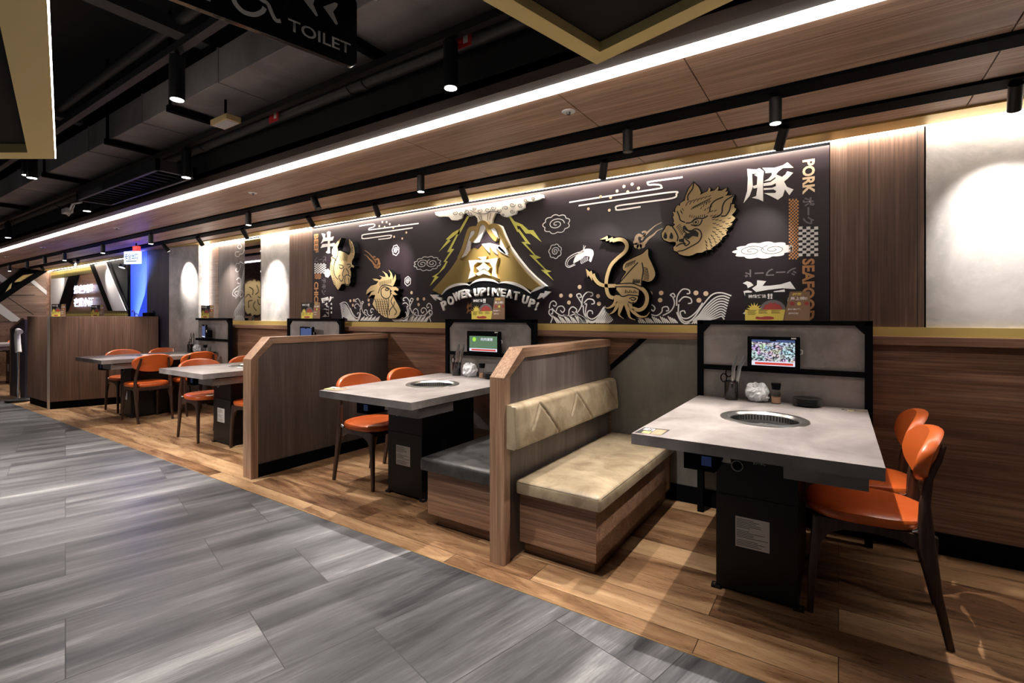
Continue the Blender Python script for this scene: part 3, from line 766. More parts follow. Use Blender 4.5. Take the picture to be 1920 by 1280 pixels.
# ---------------------------------------------------------------- hanging sign
SD = Vector((.2, .9798)); SP = Vector((-1.531, 1.225)); SL = 1.2
so_ = SP-SD*SL; SY = -.0115
t = thing('hanging_sign', 'black hanging TOILET sign with wheelchair symbol and two arrowheads', 'sign', (so_.x, so_.y, 2.19), math.atan2(SD.y, SD.x))
def sg(u, v):
    a = (u-CX)/F; rx, ry, rz = -SN+CS*a, CS+SN*a, (HY-v)/F
    n = Vector((SD.y, -SD.x)); tt = SP.dot(n)/(rx*n.x+ry*n.y)
    return ((Vector((rx*tt, ry*tt))-so_).dot(SD), H+rz*tt-2.19)
pts = []
for cx_, cz_, s0 in ((SL-.03, .24, 0), (.03, .24, 1), (.03, .03, 2), (SL-.03, .03, 3)):
    for k in range(6):
        an = (s0+k/5)*math.pi/2; pts.append((cx_+.03*math.cos(an), cz_+.03*math.sin(an)))
MB().prism(pts, -.010, .010, 'y').build('board', M['gloss'], t, .001)
MB().prism([(x*.998+.0012, z*.998+.0004) for x, z in pts], .0101, .0125, 'y').build('back_sheet', M['darksteel'], t)
for x in (.25, .95): MB().cyl((x, 0, .265), (x, 0, 1.02), .008, n=10).build('hanging_rod', M['black'], t, smooth=True)
p = sg(538, 62); q = sg(655, 80)
zb = sg(600, 82)[1]
text_box('lettering', 'TOILET', p[0], q[0], sg(547, 62)[1], sg(540, 37)[1], SY, M['signwhite'], t, .012)
z2 = lambda *P: [sg(480+x/4, y/4) for x, y in P]
MB().prism(z2((495, 60), (580, 28), (603, 38), (598, 60), (568, 98), (605, 190), (590, 195)), SY, SY+.001, 'y').build('arrowhead', M['signwhite'], t)
MB().prism(z2((335, -8), (345, -30), (440, -60), (450, -40), (418, 40), (455, 128), (442, 132)), SY, SY+.001, 'y').build('arrowhead', M['signwhite'], t)
cw = sg(452, -6)
m = MB().ribbon([sg(434, -6), sg(440, 10), sg(455, 25), sg(475, 30), sg(490, 24), sg(494, 17)], .014, SY)
m.ribbon([sg(470, -12), sg(488, 2), sg(500, 10), sg(508, 28), sg(515, 40), sg(524, 42)], .012, SY)
m.build('wheelchair_symbol', M['signwhite'], t)
MB().ribbon([sg(388, -14), sg(388, -2), sg(388, 4)], .014, SY).build('figure_symbol', M['signwhite'], t)
# ---------------------------------------------------------------- printed mural
MY = 3.396
def pm(u, v, y=MY): return onY(u, v, y)
def frm(ox, oy, s): return lambda *P, y=MY: [pm(ox+a*s, oy+b*s, y) for a, b in P]
Z6 = frm(480, 320, .25); Z7 = frm(960, 320, .25); ZA = frm(560, 400, 270/1571); ZB = frm(800, 350, .211)
ZC = frm(1080, 420, .15625); ZD = frm(1220, 320, .140625); ZE = frm(1360, 280, .15625); ZF = frm(1360, 440, .14065)
def keep(o, root):
    o.parent = root; o.location = -root.location; return o
mu = thing('mural', 'dark aubergine printed mural with white waves, clouds, lightning and lettering', 'mural', (-2.52, MY, 1.19))
keep(MB().box(-5.0, -.044, MY, 3.419, 1.19, 2.245).build('mural_sheet', M['mural']), mu)
yp = MY-.0012
def bld(m, name, ma, root=None, **k): return keep(m.build(name, ma, **k), root or mu)
# mist lines
m = MB(); 
m.ribbon(Z7((430, 237), (660, 200), (1080, 137), (1118, 125), (1112, 108), (1070, 103), (1028, 106), (1018, 92), (1040, 82), (1280, 48)), .011, yp)
m.ribbon(Z7((500, 262), (800, 218), (1200, 160), (1232, 175), (1205, 205), (1000, 235), (800, 262), (780, 282), (800, 294), (965, 270)), .011, yp)
bld(m, 'mist_lines', M['white'])
m = MB()
m.ribbon(Z6((775, 415), (870, 400), (892, 408), (880, 422), (850, 432), (848, 442), (880, 440), (1220, 395)), .011, yp)
m.ribbon(Z6((1175, 428), (990, 455), (815, 478), (796, 495), (815, 509), (1000, 484), (1012, 496), (1000, 505), (918, 515)), .011, yp)
bld(m, 'mist_lines', M['white'])
m = MB()
for f_, P in ((Z7, ((840, 118), (901, 101), (949, 131), (788, 152), (868, 158), (665, 195), (740, 200), (573, 286), (730, 296))), (Z6, ((948, 385), (980, 385), (925, 415), (1003, 400), (965, 422), (1073, 409), (1030, 428), (1128, 463), (1036, 495), (1097, 508)))):
    for a in f_(*P): m.dot(*a, .011, yp)
for f_, P in ((Z7, ((507, 871), (368, 936), (440, 936), (427, 988), (646, 940), (653, 997), (1037, 919), (1119, 916), (1111, 970), (1380, 916), (1402, 971), (1454, 921))), (Z6, ((708, 975), (735, 972), (727, 1008), (845, 970), (848, 1003), (1167, 914), (1213, 962), (1260, 961), (1220, 1003)))):
    for a in f_(*P): m.dot(*a, .016, yp)
bld(m, 'dots', M['cream'])
# waves, traced on the right set; the left set is its mirror image
W_ = [[(290, 1140), (302, 1100), (278, 1070), (283, 1042), (305, 1045), (303, 1072), (292, 1070)],
 [(280, 1030), (288, 992), (312, 976), (333, 995), (325, 1015), (308, 1008)], [(300, 1030), (330, 1062), (372, 1086), (420, 1086)],
 [(330, 1055), (345, 1022), (377, 1015), (395, 1040), (380, 1062), (362, 1046)], [(385, 1080), (422, 1086), (430, 1042), (455, 1020), (485, 1040), (472, 1065), (450, 1055)],
 [(440, 1085), (490, 1062), (522, 1005), (502, 962), (485, 932), (508, 922), (522, 944), (505, 950)], [(525, 1020), (530, 952), (562, 912), (600, 915), (605, 935), (588, 940)],
 [(540, 990), (570, 962), (608, 968), (617, 993), (595, 1000)], [(535, 1010), (540, 1070), (575, 1122), (620, 1125), (660, 1080), (700, 1015)],
 [(605, 1075), (600, 1052), (572, 1052), (565, 1090), (600, 1112), (645, 1085), (690, 1020)], [(545, 1000), (560, 1000), (552, 1050), (560, 1110), (590, 1138), (640, 1122), (700, 1040)],
 [(1020, 1022), (1048, 1005), (1072, 1028), (1060, 1052), (1045, 1040)], [(1030, 1072), (1082, 1086), (1122, 1060), (1130, 1026), (1165, 1020), (1175, 1045), (1155, 1052)],
 [(1130, 1086), (1190, 1052), (1218, 1000), (1208, 950), (1188, 932), (1210, 920), (1222, 942), (1206, 950)], [(1235, 1012), (1240, 942), (1278, 890), (1325, 893), (1332, 918), (1310, 922)],
 [(1250, 982), (1290, 946), (1338, 956), (1347, 988), (1320, 996)], [(1250, 1000), (1250, 1080), (1300, 1132), (1360, 1105), (1430, 1010), (1500, 930), (1570, 915), (1645, 937)],
 [(1300, 1070), (1290, 1050), (1262, 1060), (1275, 1100), (1320, 1105), (1380, 1060), (1430, 990)], [(1235, 1060), (1262, 1120), (1300, 1145), (1360, 1130)]]
for k in range(9):
    W_.append([(1330+k*18, 1146), (1400+k*11, 1085+k*4), (1450+k*9, 1020+k*11), (1520+k*6, 955+k*17), (1580, 938+k*20), (1632-k*5, 955+k*20)])
for k in range(7): W_.append([(630+k*14, 1142), (670+k*12, 1105+k*4), (702+k*9, 1045+k*11)])
for k in range(17): W_.append([(305+k*14, 1085+(k % 3)*9), (340+k*13.5, 1142)])
for k in range(8): W_.append([(470+k*9, 1060+k*5), (500+k*8, 1100+k*3), (515+k*8, 1142)])
for k in range(20): W_.append([(930+k*15, 1090+(k % 4)*7), (958+k*15, 1142)])
WP = [Z7(*l) for l in W_]
m = MB()
for l in WP: m.ribbon(l, .0085, yp)
bld(m, 'wave_lines', M['white'])
xa, xb = pm(1027, 600)[0], pm(1371, 600)[0]; la, lb_ = pm(812, 600)[0], pm(637, 600)[0]
m = MB(); kk = (lb_-la)/(xb-xa)
for l in WP: m.ribbon([(la+(x-xa)*kk, z) for x, z in l], .0085, yp)
bld(m, 'wave_lines', M['white'])
# clouds
def cloud(m, c, w_, h_, n, lw, seed=0, spiral=1, fill=None):
    P = []; N = n*8
    for k in range(N):
        a = 2*math.pi*k/N; b = .84+.16*abs(math.sin(a*n/2+seed))
        P.append((c[0]+w_/2*b*math.cos(a), c[1]+h_/2*b*math.sin(a)))
    if fill: fill.prism(P, yp, yp+.001, 'y')
    else: m.ribbon(P+[P[0], P[1]], lw, yp-.0004, smooth=False)
    for q in range(spiral):
        ox = c[0]+(q-(spiral-1)/2)*w_*.36
        m.ribbon([(ox+w_*(.30/spiral**.5)*(1-j/26)*math.cos(j*.5+q*2), c[1]+h_*.30*(1-j/26)*math.sin(j*.5+q*2)) for j in range(24)], lw, yp-.0004)
m = MB()
for (u, v, w_, h_, n, sp) in ((1043, 420, .245, .15, 9, 1), (1041, 471, .115, .115, 7, 1), (742, 469, .098, .105, 7, 1), (764.5, 527, .085, .09, 6, 1), (801, 494, .35, .135, 12, 2)):
    cloud(m, pm(u, v), w_, h_, n, .0065, .3, sp)
bld(m, 'cloud_lines', M['white'])
m = MB(); fl = MB(); cloud(m, pm(1429, 469), .345, .105, 11, .0028, .2, 2, fl); bld(fl, 'white_cloud', M['white']); bld(m, 'cloud_lines', M['printblack'])
m = MB(); fl = MB(); cloud(m, pm(614, 512), .11, .10, 7, .003, .1, 1, fl); bld(fl, 'white_cloud', M['white']); bld(m, 'cloud_lines', M['printblack'])
# shrimp
m = MB().prism(closed_crom(Z7((460, 690), (478, 640), (520, 600), (562, 585), (602, 592), (613, 622), (604, 652), (592, 684), (578, 672), (582, 645), (550, 640), (520, 662), (485, 683))), yp, yp+.001, 'y')
m.ribbon(Z7((548, 602), (480, 618), (420, 655), (402, 700), (425, 724), (475, 705)), .006, yp).ribbon(Z7((540, 610), (480, 632), (430, 665), (415, 700), (432, 714), (470, 697)), .004, yp)
for k in range(5): m.ribbon(Z7((520+k*12, 655-k*3), (518+k*12, 690-k*5), (528+k*11, 695-k*6)), .004, yp)
m.ribbon(Z7((530, 605), (552, 562)), .004, yp).ribbon(Z7((535, 600), (538, 558)), .003, yp)
bld(m, 'shrimp_print', M['white'])
# flame wisps
def wisp(F_, ma):
    m = MB().ribbon(F_((945, 555), (932, 510), (950, 482), (985, 490), (1030, 450), (1075, 412), (1122, 388)), .032, yp, taper=1)
    m.ribbon(F_((955, 560), (990, 545), (1020, 510), (1060, 480), (1090, 450), (1130, 432)), .030, yp, taper=1)
    m.ribbon(F_((970, 520), (1000, 475), (1000, 455), (975, 462)), .012, yp)
    for c in F_((935, 560), (955, 568), (978, 560), (930, 535)): m.dot(*c, .020, yp-.0003)
    bld(m, 'flame_print', ma)
wisp(Z7, M['cream'])
wisp(lambda *P: ZA(*[(885-(x-920)*.82, 590-(575-y)*1.0) for x, y in P]), M['copper'])
# lightning
m = MB()
m.prism(ZB((360, 262), (380, 262), (292, 425), (270, 420)), yp, yp+.001, 'y')
m.prism(ZB((300, 370), (232, 408), (170, 468), (188, 470), (108, 578), (215, 478), (198, 472), (265, 420), (290, 430)), yp, yp+.001, 'y')
m.prism(ZB((292, 405), (262, 430), (182, 580), (208, 578), (150, 668), (172, 668), (110, 762), (48, 800), (72, 803), (30, 880), (108, 800), (84, 793), (160, 720), (188, 662), (168, 660), (246, 552), (218, 552)), yp, yp+.001, 'y')
m.prism(ZB((728, 262), (746, 262), (800, 330), (785, 308), (850, 335), (905, 385), (948, 385), (1022, 492), (925, 418), (880, 415), (830, 350), (800, 345), (818, 400), (806, 402)), yp, yp+.001, 'y')
m.prism(ZB((806, 385), (822, 375), (925, 512), (878, 505), (965, 605), (1018, 630), (970, 640), (1060, 735), (1110, 750), (1072, 762), (1128, 832), (1015, 738), (1050, 738), (912, 605), (955, 608), (842, 490), (880, 490)), yp, yp+.001, 'y')
bld(m, 'lightning_print', M['yellowbolt'])
# checker patches
def checker(u0, u1, v0, v1, nc, nr, ma):
    m = MB()
    for i in range(nc):
        for j in range(nr):
            if (i+j) % 2 == 0:
                a = pm(u0+(u1-u0)*i/nc, v0+(v1-v0)*j/nr); b = pm(u0+(u1-u0)*(i+1)/nc, v0+(v1-v0)*(j+1)/nr)
                m.box(a[0], b[0], yp, yp+.001, b[1], a[1])
    bld(m, 'checker_patch', ma)
checker(1497.4, 1534, 425, 480, 5, 11, M['white']); checker(1479, 1497.4, 373, 486, 6, 37, M['copper'])
checker(589.5, 611.5, 493.7, 512.5, 8, 9, M['white']); checker(590, 602, 512.5, 523, 5, 8, M['copper'])
def mtext(s, u0, u1, v0, v1, ma, rot=0, bold=.02, name='lettering'):
    a = pm(u0, v1); b = pm(u1, v0)
    o = text_box(name, s, a[0], b[0], a[1], b[1], yp, ma, None, bold, 0, rot); return keep(o, mu)
m = MB()
for P in ([(262, 235), (330, 238), (375, 240), (410, 225), (462, 262), (455, 340), (452, 480), (455, 625), (400, 598), (318, 580), (370, 560), (385, 460), (340, 470), (330, 440), (378, 425), (385, 330), (345, 305), (388, 290), (320, 292), (330, 450), (290, 560), (218, 645), (262, 500), (270, 350)],
          [(445, 222), (590, 220), (690, 190), (745, 155), (820, 220), (690, 225), (640, 262), (610, 300), (680, 330), (720, 300), (742, 262), (815, 280), (750, 350), (705, 385), (740, 450), (818, 480), (768, 550), (715, 480), (690, 560), (630, 605), (545, 560), (465, 525), (600, 523), (612, 500), (580, 480), (460, 487), (462, 465), (560, 460), (608, 440), (605, 405), (560, 430), (458, 440), (458, 408), (545, 390), (600, 350), (605, 330), (540, 375), (458, 385), (520, 350), (555, 310), (560, 280), (480, 285), (480, 262)]):
    m.prism(ZE(*P), yp, yp+.001, 'y')
bld(m, 'lettering', M['white'])
m = MB()
for P in ([(232, 645), (290, 618), (340, 635), (377, 672), (300, 712), (285, 670)], [(425, 605), (545, 618), (495, 682), (600, 678), (740, 660), (865, 622), (938, 725), (760, 712), (560, 735), (410, 762), (355, 715), (420, 670)], [(240, 752), (300, 738), (360, 755), (330, 800), (300, 900), (275, 850)],
          [(640, 755), (790, 728), (800, 790), (700, 800)], [(232, 1050), (300, 990), (360, 900), (420, 960), (330, 1080)], [(420, 800), (820, 790), (850, 860), (700, 1060), (560, 1060), (420, 900)]):
    m.prism(ZF(*P), yp, yp+.001, 'y')
bld(m, 'lettering', M['white'])
m = MB().prism(ZA((250, 215), (292, 225), (288, 262), (312, 262), (308, 205), (328, 195), (350, 200), (345, 262), (385, 250), (372, 295), (342, 300), (342, 330), (392, 320), (398, 362), (342, 358), (345, 432), (320, 438), (296, 425), (315, 400), (315, 362), (238, 378), (260, 335), (318, 330), (318, 300), (278, 305), (242, 330), (268, 270)), yp, yp+.001, 'y')
bld(m, 'lettering', M['white'])
mtext('雞', 601.5, 630.5, 555, 594, M['white'], 0, .018)
mtext('PORK', 1504.5, 1528, 297, 365, M['cream'], 1, .035)
mtext('SEAFOOD', 1504, 1527.5, 484, 600, M['copper'], 1, .035)
mtext('BEEF', 589, 597, 438, 474, M['copper'], 1, .035)
mtext('CHICKEN', 589, 597, 528, 594, M['copper'], 1, .035)
mtext('ポーク', 1505, 1527.5, 368, 422, M['greyprint'], 1, .03)
mtext('シーフード', 1396, 1494, 501, 520, M['greyprint'], 2, .03)
mtext('ビーフ', 590, 611.5, 480, 493, M['greyprint'], 2, .03)
mtext('チキン', 603, 611.5, 521, 553, M['greyprint'], 1, .03)
mtext('燒', 875, 889, 567, 588, M['copper'], 0, .02)
# ---------------------------------------------------------------- raised cut outs
GY = 3.336          # front face of the cut outs, 6 cm proud of the mural
def offs(P, w_):
    A = sum(P[i-1][0]*P[i][1]-P[i][0]*P[i-1][1] for i in range(len(P)))
    sg_ = 1 if A > 0 else -1; out = []; n = len(P)
    for i in range(n):
        a, b, c = Vector(P[i-1][:2]), Vector(P[i][:2]), Vector(P[(i+1) % n][:2])
        u1 = (b-a); u2 = (c-b)
        if u1.length < 1e-7 or u2.length < 1e-7: out.append(tuple(b)); continue
        u1.normalize(); u2.normalize(); n1 = Vector((u1.y, -u1.x))*sg_; n2 = Vector((u2.y, -u2.x))*sg_
        bis = (n1+n2)
        if bis.length < .3: bis = n1
        bis.normalize(); out.append(tuple(b+bis*w_))
    return out
def cut(name, label, cat, polys, ribs=(), zz=None, mface='goldflat', rim=.007):
    xs_ = [p[0] for P in polys for p in P]; zs = [p[1] for P in polys for p in P]
    t = thing(name, label, cat, ((min(xs_)+max(xs_))/2, MY, min(zs)))
    bk, fc = MB(), MB()
    for P in polys:
        bk.prism(offs(P, rim), GY, MY-.002, 'y'); fc.prism(P, GY-.003, GY, 'y')
    for pts, w_, tp in ribs:
        bk.ribbon(pts, w_+.012, GY, .056, taper=tp); fc.ribbon(pts, w_, GY-.004, .004, taper=tp)
    keep(bk.build('backing', M['black']), t); keep(fc.build('face_plate', M[mface]), t)
    return t
def lines(t, L, ma='printblack', w_=.004, y=GY-.0045, name='line_art'):
    m = MB()
    for l in L:
        wd = w_
        if isinstance(l[0], float): wd, l = l[0], l[1]
        m.ribbon(l, wd, y)
    keep(m.build(name, M[ma]), t); return m
Y_ = dict(y=GY)
# boar
bo = ZD((455, 400), (470, 330), (510, 240), (575, 155), (640, 220), (670, 290), (655, 325), (700, 300), (760, 275), (782, 225), (797, 240), (790, 280), (850, 265), (902, 215), (905, 235), (890, 270), (950, 265), (1015, 228), (1010, 260), (985, 287), (1030, 275), (1020, 310), (990, 335), (1115, 325), (1090, 380), (1080, 450), (1117, 445), (1112, 490), (1142, 508), (1120, 548), (1080, 590), (1130, 630), (1100, 670), (1055, 698), (1090, 700), (1072, 740), (1005, 770), (1030, 790), (1005, 825), (1012, 848), (955, 890), (945, 925), (880, 985), (830, 1015), (805, 1050), (740, 1060), (685, 1090), (615, 1095), (560, 1122), (510, 1135), (440, 1130), (380, 1110), (358, 1080), (310, 1065), (305, 1020), (340, 985), (335, 950), (300, 945), (250, 950), (180, 925), (150, 880), (150, 830), (190, 780), (210, 740), (240, 727), (275, 745), (300, 745), (330, 715), (302, 700), (315, 670), (298, 620), (312, 590), (295, 545), (330, 558), (330, 510), (350, 470), (370, 458), (390, 470), (400, 430), (440, 405), **Y_)
t = cut('boar_head_cutout', 'gold snarling boar head cut out mounted on the mural, nearest the pork lettering', 'wall decoration', [bo])
m = MB().prism(ZD((510, 800), (600, 792), (640, 830), (632, 885), (600, 875), (560, 870), (500, 915), (460, 880), (455, 845), (500, 835), (540, 825), **Y_), GY-.0055, GY-.003, 'y')
m.prism(ZD((375, 915), (435, 905), (440, 955), (385, 950), **Y_), GY-.0055, GY-.003, 'y')
for c in ((195, 862), (275, 865)):
    m.prism(closed_crom(ZD((c[0]-20, c[1]+20), (c[0], c[1]-40), (c[0]+24, c[1]), (c[0]+20, c[1]+40), (c[0]-8, c[1]+42), **Y_)), GY-.0055, GY-.003, 'y')
c = ZD((603, 688), **Y_)[0]; m.dot(*c, .008, GY-.0055)
keep(m.build('mouth_and_nostrils', M['printblack']), t)
L = [(.008, ZD(*q, **Y_)) for q in ([(470, 700), (540, 690), (600, 640), (700, 635), (765, 600)], [(540, 720), (600, 735), (660, 715), (690, 650)], [(450, 735), (470, 790), (540, 800), (600, 775), (660, 800), (680, 870), (640, 950), (540, 1010), (440, 1060), (360, 1075)],
 [(290, 745), (330, 800), (365, 880), (355, 940)], [(440, 740), (445, 800), (490, 840), (540, 825), (500, 800), (450, 735)], [(450, 870), (440, 940), (470, 1000), (520, 960), (480, 920), (450, 870)], [(340, 1010), (400, 975), (470, 970)], [(355, 540), (380, 600), (400, 660), (460, 690)],
 [(500, 400), (500, 330), (560, 240), (575, 160)], [(1110, 330), (1000, 400), (960, 480), (950, 560), (900, 610), (820, 625)], [(1075, 430), (1050, 530), (1000, 600), (940, 605)], [(790, 550), (800, 470), (860, 400), (970, 350)])]
rr = random.Random(5)
L += [ZD((a, b), (a+d_, b-e_), **Y_) for a, b, d_, e_ in [(380+rr.randint(0, 40), 500+k*22, 25, -35) for k in range(3)]+[(520+k*28, 640-abs(k-3)*6, 8, 36) for k in range(8)]]
for ring in range(7):
    for k in range(11):
        a = -1.25+k*.22+ring*.07; r0 = 250+ring*42
        x, y = 590+r0*math.cos(a)*.98, 740+r0*math.sin(a)*.95
        if x > 1050 or y > 1080 or y < 330 or (x > 780 and y < 620 and ring > 2): continue
        L.append(ZD((x, y), (x+22*math.cos(a), y+22*math.sin(a)+6), (x+42*math.cos(a), y+36*math.sin(a)), **Y_))
for k in range(12): L.append(ZD((540+k*28, 520-k*12), (565+k*28, 490-k*14), (600+k*26, 470-k*14), **Y_)) if k < 9 else None
for k in range(7): L.append(ZD((470+k*50, 470-k*20), (500+k*48, 420-k*14), (540+k*44, 400-k*12), **Y_))
for k in range(6): L.append(ZD((345+k*14, 760+k*20), (365+k*14, 735+k*18), (400+k*10, 715+k*20), **Y_))
lines(t, L)
c = ZD((603, 688), **Y_)[0]; m = MB().lathe([(.015, 0), (.019, 0), (.019, .001), (.015, .001), (.015, 0)], n=20)
e_ = m.build('eye_ring', M['printblack'], t); e_.rotation_euler = (HP, 0, 0); e_.location = (c[0]-t.location.x, GY-.004-MY, c[1]-t.location.z)
# bull
bu = ZA((464, 270), (430, 300), (390, 345), (365, 400), (362, 440), (378, 462), (356, 480), (362, 512), (350, 540), (343, 600), (350, 660), (370, 720), (385, 770), (432, 835), (455, 800), (470, 770), (505, 765), (520, 786), (545, 786), (563, 750), (560, 720), (570, 690), (570, 640), (560, 605), (575, 580), (600, 592), (606, 575), (580, 555), (580, 520), (602, 480), (611, 430), (600, 360), (580, 310), (551, 278), (553, 330), (573, 390), (568, 430), (548, 458), (510, 430), (450, 408), (430, 415), (422, 370), (445, 315), **Y_)
t = cut('bull_head_cutout', 'gold bull head cut out with a nose ring, mounted on the mural', 'wall decoration', [bu])
L = [(.009, ZA(*q, **Y_)) for q in ([(430, 415), (425, 470), (400, 520), (385, 600), (400, 680), (430, 720)], [(440, 560), (475, 565), (490, 590), (460, 600), (445, 580)], [(530, 560), (560, 555), (570, 575), (545, 590)], [(500, 600), (480, 660), (490, 700), (470, 740), (440, 700), (455, 670)], [(500, 690), (530, 670), (570, 690)],
 [(510, 690), (505, 740), (520, 775), (545, 775), (552, 745), (545, 700)], [(365, 480), (390, 490), (410, 510), (395, 520)], [(520, 600), (545, 640), (550, 670)])]
for k in range(9): L.append(ZA((445+k*12, 420+k*2), (448+k*11, 460), (455+k*9, 510+(k % 3)*8), **Y_))
for k in range(14): L.append(ZA((352+k*3, 560+k*19), (372+k*3, 575+k*17), **Y_))
for k in range(6): L.append(ZA((395+k*3, 380-k*13), (420, 370-k*14), **Y_)); L.append(ZA((575+k, 420-k*18), (600, 425-k*17), **Y_))
lines(t, L, w_=.005)
# rooster
ro = ZA((985, 615), (1015, 650), (1030, 700), (1025, 742), (1058, 665), (1062, 720), (1040, 780), (1022, 800), (1060, 800), (1090, 825), (1086, 846), (1050, 835), (1040, 852), (1076, 885), (1055, 892), (1022, 882), (1032, 905), (1062, 960), (1092, 1010), (1112, 1060), (1096, 1110), (1060, 1140), (1000, 1146), (940, 1130), (880, 1090), (840, 1040), (808, 990), (820, 955), (838, 890), (800, 888), (765, 918), (795, 860), (840, 838), (785, 850), (738, 884), (748, 835), (790, 790), (850, 772), (872, 742), (830, 732), (806, 710), (850, 712), (890, 724), (912, 702), (880, 678), (930, 692), (952, 690), (942, 660), (913, 628), (965, 660), (984, 700), (1000, 690), (1004, 658), **Y_)
t = cut('rooster_head_cutout', 'gold rooster head cut out with flame comb, rising from the printed waves', 'wall decoration', [ro])
L = [(.009, ZA(*q, **Y_)) for q in ([(870, 870), (900, 800), (950, 780), (1000, 790), (1020, 800)], [(900, 830), (940, 800), (1000, 830), (1000, 900), (960, 930), (910, 900), (900, 830)], [(945, 830), (965, 818), (985, 832), (962, 842), (945, 830)], [(1020, 845), (1000, 850), (1015, 880)], [(1030, 905), (1010, 960), (1030, 1010), (1000, 1050), (990, 1110)], [(1050, 960), (1040, 1020), (1070, 1070), (1050, 1110)], [(985, 930), (985, 1000), (970, 1060), (975, 1140)])]
for k in range(11): L.append(ZA((890+k*12, 790-k*3), (885+k*13, 745-k*3), **Y_))
for r_ in range(8):
    for k in range(6): L.append(ZA((830+k*24+r_*5, 930+r_*26), (842+k*24+r_*5, 946+r_*26), (850+k*24+r_*5, 968+r_*26), **Y_)) if 830+k*24+r_*5 < 975 and r_ < 7 else None
lines(t, L, w_=.005)
# squid
sq1 = closed_crom(ZC((862, 300), (868, 380), (905, 465), (945, 560), (948, 620), (915, 672), (865, 690), (800, 675), (785, 720), (755, 790), (748, 862), (700, 862), (640, 850), (600, 862), (550, 866), (520, 835), (482, 790), (520, 712), (560, 640), (603, 572), (570, 550), (565, 505), (600, 455), (700, 402), (800, 355), **Y_), 3)
sq2 = closed_crom(ZC((455, 885), (480, 850), (560, 862), (640, 848), (735, 866), (735, 910), (700, 945), (640, 960), (560, 960), (480, 950), **Y_), 3)
z1 = ZC((288, 188), (378, 140), (385, 180), (440, 155), (450, 185), (460, 200), (405, 218), (405, 190), (360, 208), (360, 178), **Y_)
z3 = ZC((120, 535), (165, 575), (185, 558), (200, 605), (222, 590), (240, 640), (225, 665), (190, 640), (195, 680), (150, 610), (140, 640), **Y_)
w1 = .026
ribs = [(ZC((440, 198), (520, 183), (585, 205), (613, 265), (585, 335), (505, 405), (432, 480), (390, 570), (365, 680), (372, 800), (402, 865), (455, 888), **Y_), w1, False),
 (ZC((215, 640), (270, 708), (350, 738), (500, 738), (680, 733), (795, 778), (848, 850), (850, 930), (815, 1000), (755, 1030), (680, 1010), **Y_), w1, False),
 (ZC((490, 910), (450, 970), (390, 1005), (335, 995), **Y_), .030, 1), (ZC((510, 930), (480, 1010), (440, 1060), (388, 1085), **Y_), .032, 1), (ZC((555, 940), (530, 1030), (520, 1090), (575, 1135), **Y_), .036, 1),
 (ZC((600, 940), (625, 1040), (650, 1120), (715, 1150), **Y_), .036, 1), (ZC((640, 950), (680, 1040), (760, 1105), (840, 1105), (885, 1055), **Y_), .032, 1)]
t = cut('squid_cutout', 'gold squid cut out with two long tentacles, mounted on the mural', 'wall decoration', [sq1, sq2, z1, z3], ribs)
L = [(.008, ZC(*q, **Y_)) for q in ([(520, 712), (580, 640), (660, 550), (745, 462)], [(795, 462), (808, 560), (795, 650), (785, 720)], [(482, 790), (520, 835), (550, 866), (600, 862), (640, 850), (748, 862)], [(480, 720), (600, 712), (690, 715), (800, 755)], [(470, 752), (600, 752), (700, 760), (780, 800)], [(640, 895), (680, 880), (720, 895), (690, 915), (660, 905)], [(630, 930), (660, 945), (700, 940)])]
for k in range(9): L.append(ZC((600+k*17, 790+(k % 3)*10), (592+k*17, 830), **Y_)); L.append(ZC((690+k*10, 660+(k % 2)*14), (682+k*10, 710), **Y_))
for k in range(9): L.append(ZC((812, 520+k*18), (850+k*3, 530+k*18), (880-abs(k-5)*4, 545+k*16), **Y_))
for k in range(7): L.append(ZC((590+k*18, 530-k*9), (600+k*18, 490-k*8), (615+k*18, 470-k*6), **Y_))
lines(t, L, w_=.0045)
# ---------------------------------------------------------------- volcano sign
t = thing('volcano_sign', 'gold volcano sign with white smoke cloud and the lettering POWER UP! MEAT UP!', 'sign', (-3.0, MY, 1.27))
def vp(name, P, y0, y1, ma, sm=False, b=0):
    P = ZB(*P, y=y0)
    return keep(MB().prism(closed_crom(P, 4) if sm else P, y0, y1, 'y').build(name, M[ma], bevel=b), t)
vp('white_edge', [(620, 330), (655, 345), (690, 430), (730, 520), (800, 620), (880, 720), (960, 800), (1060, 882), (1000, 905), (900, 900), (500, 880), (600, 500)], 3.345, 3.39, 'white')  # white colour stands for the illuminated side of the mountain
vp('mountain_plate', [(50, 918), (130, 830), (220, 720), (285, 620), (330, 500), (370, 390), (400, 365), (440, 362), (455, 335), (490, 315), (525, 322), (548, 360), (590, 345), (625, 352), (650, 380), (690, 480), (740, 570), (810, 670), (880, 760), (950, 830), (1010, 880), (940, 925), (830, 870), (700, 845), (600, 835), (510, 815), (380, 845), (230, 890), (130, 962)], 3.325, 3.345, 'goldmount')
vp('crater', [(430, 440), (480, 340), (512, 335), (540, 390), (600, 455), (640, 480), (650, 530), (600, 520), (545, 515), (500, 505), (455, 550), (420, 540), (380, 560), (340, 600), (390, 480)], 3.320, 3.325, 'mural')
for P in ([(300, 635), (335, 560), (365, 440), (395, 395), (425, 388), (425, 410), (395, 470), (378, 560), (345, 610)], [(425, 470), (450, 410), (480, 345), (508, 335), (525, 365), (495, 430), (470, 490), (430, 500), (405, 490)],
          [(568, 375), (600, 362), (622, 400), (640, 460), (610, 455), (580, 430)], [(640, 400), (652, 395), (690, 500), (720, 600), (690, 595), (650, 560), (630, 540), (655, 510), (655, 450)],
          [(490, 508), (530, 560), (555, 585), (548, 515), (590, 570), (625, 600), (605, 530), (650, 575), (720, 612), (680, 560), (640, 520), (560, 500)]):
    vp('snow_cap', P, 3.305, 3.322, 'white')
m = MB()
